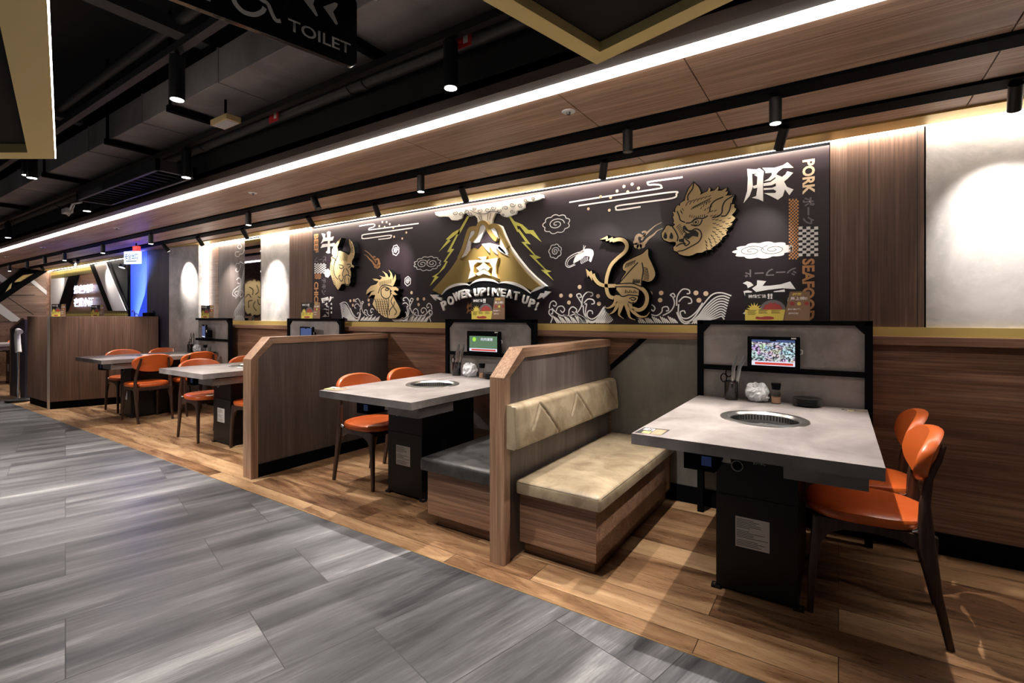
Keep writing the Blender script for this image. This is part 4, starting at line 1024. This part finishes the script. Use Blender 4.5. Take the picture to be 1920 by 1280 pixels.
for l in ([(285, 640), (330, 540), (372, 400), (400, 372), (440, 368)], [(390, 485), (435, 430), (460, 345), (495, 318), (530, 335), (550, 385), (600, 452), (625, 468)], [(552, 360), (600, 345), (640, 372), (670, 450), (720, 540)]):
    m.ribbon(ZB(*l, y=3.30), .036, 3.296, .026)
keep(m.build('ridge_bands', M['goldmount']), t)
vp('banner', [(130, 962), (180, 905), (260, 868), (340, 862), (380, 875), (440, 835), (510, 822), (590, 832), (640, 858), (700, 845), (780, 858), (860, 895), (925, 948), (1000, 925), (1060, 885), (1090, 910), (1010, 960), (960, 1010), (880, 985), (740, 945), (560, 925), (380, 950), (240, 1000), (160, 1040), (30, 960), (70, 930)], 3.300, 3.345, 'gloss')
m = MB()
for l in ([(135, 958), (185, 905), (260, 872), (340, 864), (385, 878)], [(385, 872), (440, 838), (510, 824), (590, 834), (640, 858)], [(640, 858), (700, 848), (780, 862), (860, 898), (925, 948)], [(925, 940), (990, 905), (1060, 882)]):
    m.ribbon(ZB(*l, y=3.299), .022, 3.292, .012, taper=2)
keep(m.build('rim_highlight', M['white']), t)  # highlight along the banner rim, painted as white ribbons
for P in ([(28, 958), (95, 958), (90, 980), (125, 985), (125, 1012), (75, 985), (75, 1010)], [(1098, 932), (1050, 925), (1045, 945), (1010, 945), (980, 998), (1030, 975), (1030, 995)]):
    vp('bolt_end', P, 3.28, 3.30, 'white')
for P in ([(372, 655), (500, 650), (455, 625), (530, 620), (520, 652), (632, 632), (612, 700), (612, 770), (632, 812), (580, 790), (588, 720), (560, 672), (520, 665), (495, 672), (450, 668), (415, 700), (412, 760), (430, 790), (368, 820), (390, 740)],
          [(440, 720), (480, 700), (505, 672), (535, 705), (560, 720), (545, 745), (505, 725), (470, 750)], [(430, 775), (475, 750), (505, 735), (545, 760), (562, 790), (505, 770), (460, 790)]):
    keep(MB().prism(offs(ZB(*P, y=3.30), .006), 3.303, 3.325, 'y').build('kanji_edge', M['gold']), t)
    vp('kanji', P, 3.298, 3.304, 'white')
for ch, x, y, a, wd, h_ in (('P', 148, 1052, 24, 52, 82), ('O', 205, 1010, 20, 60, 80), ('W', 262, 972, 15, 72, 78), ('E', 318, 952, 11, 48, 76), ('R', 362, 946, 8, 50, 76), ('U', 436, 938, 5, 54, 76), ('P', 494, 932, 3, 52, 76), ('!', 540, 930, 1, 12, 76),
        ('M', 606, 936, -2, 72, 76), ('E', 672, 942, -5, 46, 76), ('A', 728, 952, -8, 58, 76), ('T', 788, 968, -11, 52, 76), ('U', 868, 1002, -16, 56, 76), ('P', 926, 1036, -20, 52, 76), ('!', 970, 1062, -24, 13, 78)):
    c = ZB((x, y), y=3.27)[0]; k_ = .211*4.0/919*1.24
    kx = abs(ZB((x+10, y), y=3.27)[0][0]-c[0])/10; kz = abs(ZB((x, y+10), y=3.27)[0][1]-c[1])/10
    o = text_box('letter', ch, -wd*.44*kx, wd*.44*kx, -h_/2*kz, h_/2*kz, 0, M['white'], None, .035, .02)
    o.parent = t; o.rotation_euler = (0, -math.radians(a), 0); o.location = (c[0]-t.location.x, 3.296-MY, c[1]-t.location.z)
def lump(parts, y0, y1, name, ma):
    return keep(MB().prism(ZB(*parts, y=y0), y0, y1, 'y').build(name, M[ma]), t)
base = [(72, 225), (150, 215), (260, 195), (400, 172), (600, 140), (800, 105), (1000, 66), (1030, 70), (1036, 95), (1000, 112), (940, 130), (900, 130), (870, 150), (868, 185), (835, 205), (800, 212), (790, 240), (750, 255), (710, 270), (670, 262), (648, 235), (610, 232), (585, 290), (575, 345), (545, 320), (510, 308), (470, 330), (455, 322), (450, 280), (425, 252), (380, 262), (350, 235), (322, 240), (310, 280), (270, 298), (220, 295), (195, 265), (150, 262), (110, 265), (78, 250)]
lump(base, 3.368, 3.39, 'smoke_cloud', 'white')
m = MB()
for (cx_, cy_, r_) in ((250, 235, 26), (350, 225, 28), (390, 240, 22), (470, 215, 26), (540, 205, 28), (590, 190, 24), (680, 250, 14), (700, 190, 28), (760, 220, 24), (760, 160, 28), (830, 165, 24), (880, 120, 22), (950, 105, 20), (640, 215, 24), (420, 195, 20), (300, 240, 22)):
    m.ribbon(ZB(*[(cx_+r_*(1-j/22)*math.cos(j*.45+cx_), cy_+r_*.75*(1-j/22)*math.sin(j*.45+cx_)) for j in range(17)], y=3.366), .0036, 3.3655)
for l in ([(460, 260), (480, 300)], [(480, 250), (495, 305)], [(545, 240), (540, 300)], [(570, 235), (558, 290)], [(380, 205), (450, 235), (520, 240), (580, 215), (650, 225)]): m.ribbon(ZB(*l, y=3.366), .0038, 3.3655)
keep(m.build('smoke_lines', M['printblack']), t)
# ---------------------------------------------------------------- far end: window with slanted boards, chevron wall, counter
ZW = frm(0, 440, .125)
t = thing('slanted_board_window', 'far window with pale slanted boards, gold mesh strips and white neon letters', 'window display', (-12.2, MY, 1.19))
def wp(name, P, y0, ma, th=.02):
    P = ZW(*P, y=y0); return keep(MB().prism(P, y0, y0+th, 'y').build(name, ma if not isinstance(ma, str) else M[ma]), t)
mesh = mat('gold mesh', (.6, .5, .1), .4, .4); n_ = NT(mesh)
v_ = n_.coord((16, 16, 9)); vo = n_.n('ShaderNodeTexVoronoi'); vo.inputs['Scale'].default_value = 1.0; vo.inputs['Randomness'].default_value = 0; n_.l(v_, vo.inputs['Vector'])
n_.l(n_.ramp(vo.outputs['Distance'], [(.36, (.02, .015, .01)), (.44, (.62, .52, .12))]), n_.b.inputs['Base Color'])
wp('backing', [(750, 560), (1912, 370), (1912, 1222), (750, 1222)], 3.398, 'black')
wp('frame_post', [(695, 560), (752, 552), (752, 1222), (695, 1222)], 3.37, 'shelf', .04)
wp('middle_panel', [(1165, 610), (1385, 570), (1490, 780), (1625, 1150), (1000, 1150)], 3.385, 'shelf', .01)
wp('mesh_strip', [(752, 560), (1345, 452), (1390, 570), (752, 660)], 3.38, mesh, .012)
wp('mesh_strip', [(1000, 1148), (1912, 1135), (1912, 1222), (990, 1222)], 3.375, mesh, .012)
wp('slanted_board', [(765, 662), (1020, 635), (860, 1105), (830, 1222), (758, 1222)], 3.37, 'lightboard', .02)
wp('slanted_board', [(1415, 448), (1582, 412), (1885, 1140), (1690, 1140)], 3.36, 'lightboard', .02)
wp('dark_post', [(1022, 630), (1178, 606), (1000, 1150), (868, 1105)], 3.36, 'black')
wp('dark_post', [(1345, 455), (1412, 448), (1688, 1140), (1615, 1140)], 3.365, 'black')
wp('dark_post', [(1582, 412), (1625, 405), (1912, 1120), (1885, 1140)], 3.37, 'black')
for s_, v0, v1 in (('燒夜列隊', 735, 885), ('夜遊小酒', 935, 1080)):
    a, b = ZW((1115, v1), (1402, v0), y=3.35)
    keep(text_box('neon_lettering', s_, a[0], b[0], a[1], b[1], 3.35, M['neon'], None, .02, .01), t)
x, z = pm(230, 502, 3.33); lamp('wall_spotlight', 'bright small round spotlight beside the blue panel at the far window', x, 3.33, z+.06, .05, .05, (0, -.3, -1), 8, 80, True)
x, z = pm(219, 515, 3.33)
# chevron boards on the end wall
t = thing('chevron_cladding', 'brown and pale diagonal board cladding on the far left wall', 'wall cladding', (XL, 0, 0), HP)
def xp(u, v, x=XL):
    a = (u-CX)/F; rx, ry, rz = -SN+CS*a, CS+SN*a, (HY-v)/F; k = x/rx; return (ry*k, H+rz*k)
def XW(*P): return [xp(a*.125, 440+b*.125) for a, b in P]
def wl(name, P, d0, ma, th=.015): return MB().prism(XW(*P), -d0-th, -d0, 'y').build(name, M[ma], t)
M['chev'] = wood('chevron wood', (.13, .07, .045), (.22, .13, .085), (.32, .20, .14), 'x', .5, 1, .1)
wl('brown_board', [(-80, 420), (692, 470), (692, 1300), (-80, 1300)], .002, 'chev', .02)
wl('pale_board', [(-80, 1000), (0, 1035), (350, 1300), (160, 1300), (-80, 1130)], .023, 'lightboard')
wl('pale_board', [(425, 690), (480, 660), (692, 840), (692, 905)], .023, 'lightboard')
wl('pale_board', [(-80, 540), (0, 590), (125, 680), (60, 740), (-80, 640)], .023, 'lightboard')
wl('niche_backing', [(-80, 840), (0, 790), (430, 480), (690, 500), (300, 750), (0, 960), (-80, 1010)], .023, 'black', .01)
wl('niche_panel', [(205, 715), (300, 612), (560, 572), (400, 690)], .034, 'gold', .01)
wl('niche_panel', [(60, 880), (180, 690), (150, 830), (95, 880)], .034, 'gold', .01)
m = MB()
for l in ([(-80, 850), (0, 790), (430, 485)], [(-80, 1015), (0, 960), (300, 755), (700, 500)]): m.ribbon(XW(*l), .10, -.08, .05, smooth=False)
m.build('niche_frame', M['black'], t)
m = MB()
for l in ([(100, 930), (500, 1200)], [(430, 690), (690, 900)], [(100, 910), (520, 905)]): m.ribbon(XW(*l), .012, -.0245, .004, smooth=False)
m.build('board_joints', M['black'], t)
# gold head relief further along the end wall (seen in the smoked mirror)
t = thing('gold_relief', 'gold head relief on the far left wall, seen only in the smoked mirror', 'wall decoration', (XL, -1.15, 1.3), HP)
rr = random.Random(2)
P = [(.42*(1+.10*math.sin(k*2.1)+.05*rr.random())*math.cos(k*2*math.pi/40), .5+.52*(1+.08*math.sin(k*2.7))*math.sin(k*2*math.pi/40)) for k in range(40)]
MB().prism(P, -.06, -.002, 'y').build('backing', M['goldflat'], t)
m = MB()
for k in range(14): m.ribbon([(.3*math.cos(k*.9)*.9, .5+.4*math.sin(k*.9)), (.2*math.cos(k*.9+.4), .5+.25*math.sin(k*.9+.4)), (.1*math.cos(k*.9), .5+.1*math.sin(k*.9))], .02, -.063)
m.build('line_art', M['printblack'], t)
lamp('wall_spotlight', 'unseen spotlight added to light the gold relief on the far left wall', XL+1.2, -1.15, 3.1, .12, .03, (-.75, 0, -1), 14, 50, True)  # added lamp, brightens the relief for the mirror
tag(MB().box(-6.453, -6.078, 3.394, 3.419, 1.19, 2.245).build('wall_mirror', M['mirror'], bevel=.002), 'narrow smoked mirror panel between the wave panel and the pale concrete panel', 'mirror')
# waves on the grey panel left of the mirror
ZV = frm(200, 440, .1875); m = MB()
for l in ([(1330, 90), (1310, 120), (1330, 140), (1350, 120), (1340, 100)], [(1325, 170), (1290, 175), (1290, 210), (1320, 218), (1330, 195), (1360, 190), (1378, 150)], [(1290, 310), (1300, 285), (1325, 290), (1335, 270), (1370, 290)],
          [(1300, 335), (1290, 355), (1310, 370), (1330, 350), (1340, 300)], [(1300, 450), (1320, 430), (1340, 450), (1330, 490), (1310, 480)], [(1340, 500), (1300, 530), (1270, 560), (1260, 600), (1290, 620)], [(1310, 560), (1280, 580), (1300, 610)], [(1340, 590), (1335, 620), (1360, 610), (1365, 570), (1340, 555)]):
    m.ribbon(ZV(*l), .010, MY-.0015)
for k in range(9): m.ribbon(ZV((1275+k*12, 820), (1285+k*11, 760), (1320+k*6, 700+k*4), (1350+k*3, 650+k*6), (1380, 610+k*12)), .007, MY-.0015)
for k in range(7): m.ribbon(ZV((1290+k*12, 640-k*10), (1330+k*6, 520-k*4), (1378, 330+k*24)), .006, MY-.0015)
for k in range(5): m.ribbon(ZV(*[(1328+(50-k*10)*math.cos(a*.5), 858-(50-k*10)*math.sin(a*.5)) for a in range(7)]), .007, MY-.0015)
m.build('wave_print', M['greyprint'] if False else M['signwhite'], wb)
# counter
t = thing('service_counter', 'tall wooden service counter with a clipped front corner near the aisle', 'counter', (-9.0, 2.0, 0))
cp = [(-9.68, 1.996), (-8.786, 2.013), (-8.385, 3.14), (-9.68, 3.14)]
keep(MB().prism(cp, .10, 1.246, 'z').build('body', M['counter'], bevel=.002), t)
keep(MB().prism([(-9.66, 2.02), (-8.80, 2.035), (-8.40, 3.13), (-9.66, 3.13)], 0, .10, 'z').build('kick_board', M['black']), t)
keep(MB().prism([(-8.80, 2.006), (-8.780, 2.004), (-8.776, 2.03), (-8.786, 2.018)], 0, 1.25, 'z').build('corner_trim', M['steel']), t)
x0, y0 = onY(34, 0, 2.1)[0], 2.1
t = thing('low_partition', 'low slanted partition with blue light tinted into its side left of the tall counter', 'partition', (-10.7, 2.1, 0))
keep(MB().prism([(-10.9, 0), (-10.1, 0), (-10.1, 1.20), (-10.25, 1.20), (-10.9, 1.03)], 2.06, 2.12, 'y').build('panel', M['navy']), t)  # panel colour carries the blue light on the partition
keep(MB().prism([(-10.92, 0), (-10.90, 0), (-10.90, 1.03), (-10.25, 1.20), (-10.1, 1.20), (-10.1, 1.22), (-10.26, 1.22), (-10.92, 1.05)], 2.05, 2.13, 'y').build('edge_trim', M['capz']), t)
t = thing('pole_stand', 'shiny pole stand with curved pale head and dark base, left of the counter', 'stand', (-10.0, 1.97, 0))
MB().cyl((0, 0, .03), (0, 0, .75), .018, n=14).build('pole', M['chrome'], t, smooth=True)
MB().lathe([(.0, 0), (.14, 0), (.15, .03), (.05, .05), (.0, .05)], n=24).build('base', M['blackmetal'], t, smooth=True)
MB().tube([(0, 0, .72), (-.05, 0, .86), (-.07, 0, .97), (-.02, 0, 1.04), (.08, 0, 1.02)], .035, 12).build('head', M['white'], t, smooth=True)
# exit sign
x, z = onY(249, 485, 2.70)
t = thing('exit_sign', 'white lit exit sign with a red light on top, hanging before the blue panel', 'sign', (x, 2.70, z-.07), .35)
MB().box(-.13, .13, -.02, .02, 0, .17).build('sign_box', mat('lit sign face', (.8, .85, 1), .5, emit=(.5, .62, 1), es=1.4), t, .003)
text_box('lettering', '安全出口', -.11, .11, .06, .14, -.0215, M['printblack'], t, .01)
MB().box(-.09, .09, -.022, -.0205, .03, .04).build('underline', M['printblack'], t)
MB().box(.02, .10, -.02, .03, .17, .24).build('red_lamp', mat('red lamp', (.5, .02, .02), .4, emit=(1, .05, .05), es=1.2), t, .004)
MB().cyl((.06, .0, .23), (.06, .0, 2.245-z+.07), .008, n=8).build('hanger', M['black'], t)
# ---------------------------------------------------------------- table things
def onT(u, v):
    x, y = onZ(u, v, TZ); return (x*min(1, 3.20/y), min(y, 3.20))
def cup_set(u, v, lab, n=0, sc_=1.0):
    x, y = onT(u, v); g = 'black utensil cups on the tables'
    t = thing('utensil_cup', 'black cup for tongs and scissors '+lab, 'cup', (x, y, TZ), 0, g)
    MB().lathe([(.0, 0), (.037, 0), (.038, .004), (.038, .112), (.035, .112), (.035, .01), (.0, .01)], n=32).build('cup_body', M['gloss'], t, smooth=True)
    for k, (dx, lean) in enumerate(((.006, .10), (.018, .22))):
        s = thing('tongs', ('upright' if k == 0 else 'right leaning')+' steel tongs in the black cup '+lab, 'tongs', (x+dx-.006, y+(.012 if k else -.006), TZ+.012), 0, 'steel tongs in the cups')
        for q in (-1, 1):
            MB().sweep([(0, q*.010, 0), (lean*.10, q*.014, .11), (lean*.14, q*.012, .18), (lean*.24+.004, q*.004, .235), (lean*.25+.004, q*.002, .255)], [(.012, .004), (.014, .004), (.018, .004), (.018, .004), (.012, .004)], (1, 0, 0)).build('arm', M['steel'], s, smooth=True)
    s = thing('scissors', 'black handled scissors in the black cup '+lab, 'scissors', (x-.012, y+.002, TZ+.012), 0, 'scissors in the cups')
    MB().box(-.006, .006, -.001, .001, 0, .10).build('blades', M['steel'], s)
    for q in (-1, 1):
        MB().tube([(-.008+q*.014+.017*math.cos(a*.63)-.008, 0, .133+q*.016+.025*math.sin(a*.63)) for a in range(11)], .0035, 8).build('handle', M['black'], s, smooth=True)
def bag(u, v, lab, sc_=1.0):
    x, y = onT(u, v)
    m = MB(); R = []
    for i in range(15):
        ph = -math.pi/2+math.pi*i/14; ring = []
        for k in range(36):
            a = 2*math.pi*k/36; r = max(math.cos(ph), .02)**.55
            p = Vector((math.cos(a)*r*.062, math.sin(a)*r*.05, .052+math.sin(ph)*.052))
            n = noise.noise(p*38+Vector((x*9, 0, 0)))*.016+noise.noise(p*90)*.007
            p += Vector((p.x, p.y, (p.z-.05)*.6)).normalized()*n
            p.z = max(p.z, .0006 if i < 3 else .001)
            if i > 9: p.z += .012*math.sin(a*2+1)
            ring.append(tuple(p))
        R.append(ring)
    o = m.rings(R).build('plastic_bag', M['bag'], smooth=False); o.location = (x, y, TZ)
    tag(o, 'crumpled white plastic bag of napkins '+lab, 'bag', 'plastic bags on the tables')
def grinder(u, v, lab):
    x, y = onT(u, v)
    t = thing('spice_grinder', 'glass spice grinder with black cap '+lab, 'grinder', (x, y, TZ), 0, 'spice grinders on the tables')
    MB().lathe([(.0, 0), (.024, 0), (.025, .005), (.024, .06), (.018, .078), (.018, .082), (.0, .082)], n=28).build('glass_jar', M['glass'], t, smooth=True)
    MB().lathe([(.0, .004), (.021, .004), (.0215, .036), (.0, .037)], n=24).build('pepper', M['salt'], t, smooth=True)
    MB().lathe([(.0, .080), (.021, .080), (.022, .086), (.026, .112), (.025, .116), (.0, .117)], n=28).build('cap', M['black'], t, smooth=True)
def plates(u, v, n, lab):
    x, y = onT(u, v)
    for k in range(n):
        nm = ('bottom', 'second lowest', 'middle', 'second highest', 'top')[k if n == 5 else (0, 2, 4)[k]]
        o = MB().lathe([(.0, 0), (.050, 0), (.052, .002), (.072, .010), (.073, .0125), (.070, .0125), (.050, .005), (.0, .004)], n=40).build('side_plate', M['gloss'], smooth=True)
        o.location = (x+.001*(k % 2), y, TZ+.0005+k*.0082); tag(o, nm+' black plate of the stack '+lab, 'plate', 'stacked black plates')
cup_set(1371, 744, 'on the nearest table'); bag(1420, 752, 'on the nearest table beside the grinder'); grinder(1455, 753, 'on the nearest table'); plates(1513, 758, 5, 'on the nearest table')
cup_set(856, 699, 'on the middle table'); bag(881, 702, 'on the middle table'); grinder(904, 702, 'on the middle table'); plates(922, 704, 5, 'on the middle table')
cup_set(357, 656, 'on the table by the counter'); bag(370, 658, 'on the table by the counter'); grinder(385, 658, 'on the table by the counter'); plates(394, 660, 3, 'on the table by the counter')
def sticker(P, lab, cat='sticker'):
    c = [onT(*p) for p in P]; cx_ = sum(p[0] for p in c)/4; cy_ = sum(p[1] for p in c)/4
    t = thing('table_sticker', lab, cat, (cx_, cy_, TZ), 0, 'printed stickers on the table corners')
    q = [(a-cx_, b-cy_) for a, b in c]
    MB().prism(q, .0003, .0011, 'z').build('sheet', M['printblack'], t)
    ax, bx, ay, by = min(p[0] for p in q), max(p[0] for p in q), min(p[1] for p in q), max(p[1] for p in q)
    w_, h_ = bx-ax, by-ay
    MB().box(ax+w_*.55, bx-w_*.05, ay+h_*.1, ay+h_*.85, .0011, .0014).build('brown_patch', M['brownpaper'], t)
    MB().box(ax+w_*.22, ax+w_*.5, ay+h_*.12, ay+h_*.4, .0011, .0014).build('yellow_patch', M['yellow'], t)
    text_box('lettering', '神級', ax+w_*.1, ax+w_*.3, ay+h_*.5, ay+h_*.85, .0016, M['white'], t, .02, 0, 0, 'z')
    text_box('lettering', '烤法', ax+w_*.33, ax+w_*.52, ay+h_*.5, ay+h_*.85, .0016, M['white'], t, .02, 0, 0, 'z')
sticker([(1190, 811), (1243, 814), (1256, 806), (1208, 801)], 'small printed sticker at the front left corner of the nearest table')
sticker([(1578, 768), (1626, 773), (1623, 767), (1578, 763)], 'small printed sticker at the back right corner of the nearest table')
sticker([(606, 730), (632, 733), (650, 727), (624, 724.5)], 'small printed sticker at the front left corner of the middle table')
# ---------------------------------------------------------------- tablets
scr = mat('tablet picture', (1, 1, 1), .4, emit=(1, 1, 1), es=.8); n_ = NT(scr)
v_ = n_.coord((22, 22, 30)); vo = n_.n('ShaderNodeTexVoronoi'); vo.inputs['Scale'].default_value = 1.3; n_.l(v_, vo.inputs['Vector'])
hs = n_.n('ShaderNodeMix', data_type='RGBA'); hs.inputs[0].default_value = .6; n_.l(vo.outputs['Color'], hs.inputs[6]); hs.inputs[7].default_value = (.75, .70, .85, 1)
n_.l(n_.mix(hs.outputs[2], (.02, .02, .03), n_.ramp(n_.noise(v_, 3.5, 3, .6), [(.44, (1,)*3), (.56, (0,)*3)])), n_.b.inputs['Emission Color']); n_.b.inputs['Base Color'].default_value = (.02, .02, .02, 1)
sgreen = mat('tablet green page', (.01, .01, .01), .4, emit=(.12, .22, .13), es=.7)
sblue = mat('tablet dark page', (.01, .01, .01), .4, emit=(.03, .05, .13), es=1.2)
swhite = mat('tablet white bar', (.01, .01, .01), .4, emit=(.85, .85, 1), es=.7)
sred = mat('tablet red bar', (.01, .01, .01), .4, emit=(.7, .06, .04), es=.7)
def tablet(u0, u1, v0, v1, lab, kind, rz=0):
    yy = 3.235 if rz == 0 else 3.19
    x0, z1 = onY(u0, v0, yy); x1, z0 = onY(u1, v1, yy); w_, h_ = x1-x0, z1-z0
    t = thing('tablet', 'black ordering tablet '+lab, 'tablet', ((x0+x1)/2, yy, z0), rz, 'ordering tablets')
    MB().box(-w_/2, w_/2, 0, .022, 0, h_).build('body', M['black'], t, .006, seg=3)
    a, b, c, d_ = -w_/2+w_*.09, w_/2-w_*.09, h_*.11, h_*.90
    s = MB().box(a, b, -.0015, .0005, c, d_).build('screen', {'p': scr, 'g': sgreen, 'b': sblue}[kind], t)
    MB().box(a, b, -.0022, -.0014, c, c+h_*.13).build('page_footer', swhite if kind != 'b' else sblue, s)
    MB().box(a+(b-a)*.08, b-(b-a)*.04, -.0030, -.0021, c+h_*.025, c+h_*.095).build('red_bar', sred if kind != 'b' else swhite, s)
    MB().box(-w_*.06, w_*.06, -.0022, -.0014, d_-h_*.04, d_).build('camera_notch', M['black'], s)
    MB().box(w_*.34, w_*.43, -.0012, .0005, h_*.935, h_*.975).build('number_label', M['white'], t)
    if kind == 'g':
        text_box('lettering', '肉肉優惠', a+(b-a)*.42, a+(b-a)*.85, c+h_*.47, c+h_*.60, -.0024, swhite, s, .01)
        MB().box(a, b, -.0022, -.0014, d_-h_*.12, d_).build('page_header', M['black'], s)
        MB().dot(a+(b-a)*.18, c+h_*.52, h_*.10, -.0024).build('leaf_picture', mat('leaf', (.01, .01, .01), .4, emit=(.3, .6, .05), es=1), s)
    if kind == 'p':
        MB().box(a, b, -.0019, -.0012, d_-h_*.07, d_).build('page_header', sblue, s)
    MB().tube([(w_/2, .012, h_*.62), (w_/2+.012, .008, h_*.60), (w_/2+.010, .010, h_*.50), (w_/2, .014, h_*.48)], .0022, 6).build('cable', M['white'], t, smooth=True)
    MB().box(-.03, .03, .018, .034 if rz == 0 else .095, h_*.1, h_*.6).build('mount_bracket', M['black'], t)
tablet(1401, 1500, 630, 695, 'with colourful page on the screen behind the nearest table', 'p')
tablet(875, 938, 620, 665, 'with green page on the screen behind the middle table', 'g')
tablet(558, 590, 612, 640, 'partly hidden behind the long partition', 'b', -.15)
tablet(370, 394, 608, 636, 'with dark page at the table by the counter', 'b', -.3)
# ---------------------------------------------------------------- leaflets
def leaflet(x0, x1, z0, z1, y, lab, rz=0):
    w_, h_ = x1-x0, z1-z0
    t = thing('leaflet', lab, 'leaflet', ((x0+x1)/2, y, z0), rz, 'folded menu leaflets')
    q = lambda *P: [(-w_/2+w_*a, h_*b) for a, b in P]
    ls = MB().prism(q((0, 0), (.60, 0), (.70, 1), (0, 1)), 0, .002, 'y').build('left_page', M['printblack'], t)
    MB().prism(q((0, 0), (.60, 0), (.637, .38), (0, .38)), -.0008, 0, 'y').build('yellow_field', M['yellow'], ls)
    P = [(.44+.20*math.cos(math.pi*k/16), .385+.34*math.sin(math.pi*k/16)) for k in range(17)]
    MB().prism(q(*P), -.0008, 0, 'y').build('plate_picture', M['greyprint'], ls)
    P = [(.44+.15*math.cos(math.pi*k/12), .385+.26*math.sin(math.pi*k/12)*(1 if k % 2 else .8)) for k in range(13)]
    MB().prism(q(*P), -.0014, -.0008, 'y').build('meat_picture', M['meat'], ls)
    P = [(.15+(.13 if k % 2 else .07)*math.cos(math.pi*k/14), .385+(.26 if k % 2 else .14)*math.sin(math.pi*k/14)) for k in range(15)]
    MB().prism(q(*P), -.0010, 0, 'y').build('sunburst_picture', M['yellow'], ls)
    MB().prism(closed_crom(q((.19, .14), (.17, .06), (.26, .03), (.44, .04), (.45, .12), (.34, .15), (.26, .12)), 3), -.0014, -.0008, 'y').build('sausage_picture', M['meat'], ls)
    a, b = q((.05, .80), (.34, .93)); text_box('lettering', '神級烤法', a[0], b[0], a[1], b[1], -.0006, M['white'], ls, .03)
    a, b = q((.36, .76), (.44, .95)); text_box('lettering', '!!', a[0], b[0], a[1], b[1], -.0006, M['white'], ls, .05)
    m = MB()
    for bx_ in (.04, .22, .42):
        for k in range(4):
            a, b = q((bx_, .34-k*.045), (bx_+.14-.02*(k % 2), .355-k*.045)); m.box(a[0], b[0], -.0014, -.0008, a[1], b[1]) if not (k == 3 and bx_ > .1) else None
    m.build('small_print', M['printblack'], ls)
    rs = MB().prism(q((.605, 0), (1, 0), (1, 1), (.705, 1)), 0, .002, 'y').build('right_page', M['brownpaper'], t)
    a, b = q((.74, .85), (.88, .95)); text_box('lettering', '優惠', a[0], b[0], a[1], b[1], -.0008, M['yellow'], rs, .03)
    a, b = q((.71, .70), (.96, .82)); text_box('lettering', '馬上領!!', a[0], b[0], a[1], b[1], -.0008, M['white'], rs, .03)
    a, b = q((.67, .36), (.86, .42)); text_box('lettering', '享好禮2選1', a[0], b[0], a[1], b[1], -.0008, M['white'], rs, .02)
    a, b = q((.68, .22), (.83, .28)); text_box('lettering', '這肉爽快!', a[0], b[0], a[1], b[1], -.0008, M['white'], rs, .02)
    for c in ((.74, .58), (.95, .58)):
        c = q(c)[0]; MB().dot(c[0], c[1], w_*.035, -.0010).build('meat_picture', M['meat'], rs)
    c = q((.84, .58))[0]; MB().dot(c[0], c[1], w_*.03, -.0010).build('coin_picture', M['yellow'], rs)
    MB().box(-w_*.12, w_*.12, .002, .005, 0, .008).build('clip_stand', M['glass'], t)
    return t
for u0, u1, v0, v1, lab in ((1398, 1519, 546, 606, 'black, yellow and brown printed leaflet on top of the nearest black framed screen'), (887, 949, 557, 601, 'black, yellow and brown printed leaflet on the screen behind the middle table'),
                            (568, 603, 567, 600, 'black, yellow and brown printed leaflet on the screen behind the long partition'), (380, 404, 572, 598, 'black, yellow and brown printed leaflet on the screen by the counter')):
    a = onY(u0, v1, 3.29); b = onY(u1, v0, 3.29); leaflet(a[0], b[0], 1.2245, b[1], 3.270, lab)
for u, lab in ((110, 'small printed leaflet standing on the counter, left one'), (183, 'small printed leaflet standing on the counter, below the neon letters')):
    a = (u-CX)/F; y = 2.2 if u < 150 else 2.75; x = xat(u, y); leaflet(x-.12, x+.12, 1.2465, 1.42, y, lab, .4)
x = -8.53
t = thing('cash_terminal', 'flat black device with a small loop of cable at the right end of the counter', 'device', (x, 3.08, 1.2465))
MB().box(-.14, .10, -.04, .04, 0, .055).build('body', M['black'], t, .004)
MB().tube([(.10, 0, .02), (.15, 0, .08), (.19, 0, .06), (.19, 0, .0)], .006, 8).build('cable_loop', M['black'], t, smooth=True)
x = xat(252, 2.99)
t = thing('tap', 'small curved steel tap on the counter before the blue panel', 'tap', (x, 2.99, 1.2465))
MB().tube([(0, 0, 0), (0, 0, .06), (-.03, 0, .09), (-.08, 0, .08), (-.09, 0, .06)], .008, 8).build('spout', M['chrome'], t, smooth=True)
MB().tube([(.06, 0, 0), (.05, 0, .05), (.10, 0, .04), (.14, 0, .0)], .006, 8).build('handle', M['chrome'], t, smooth=True)
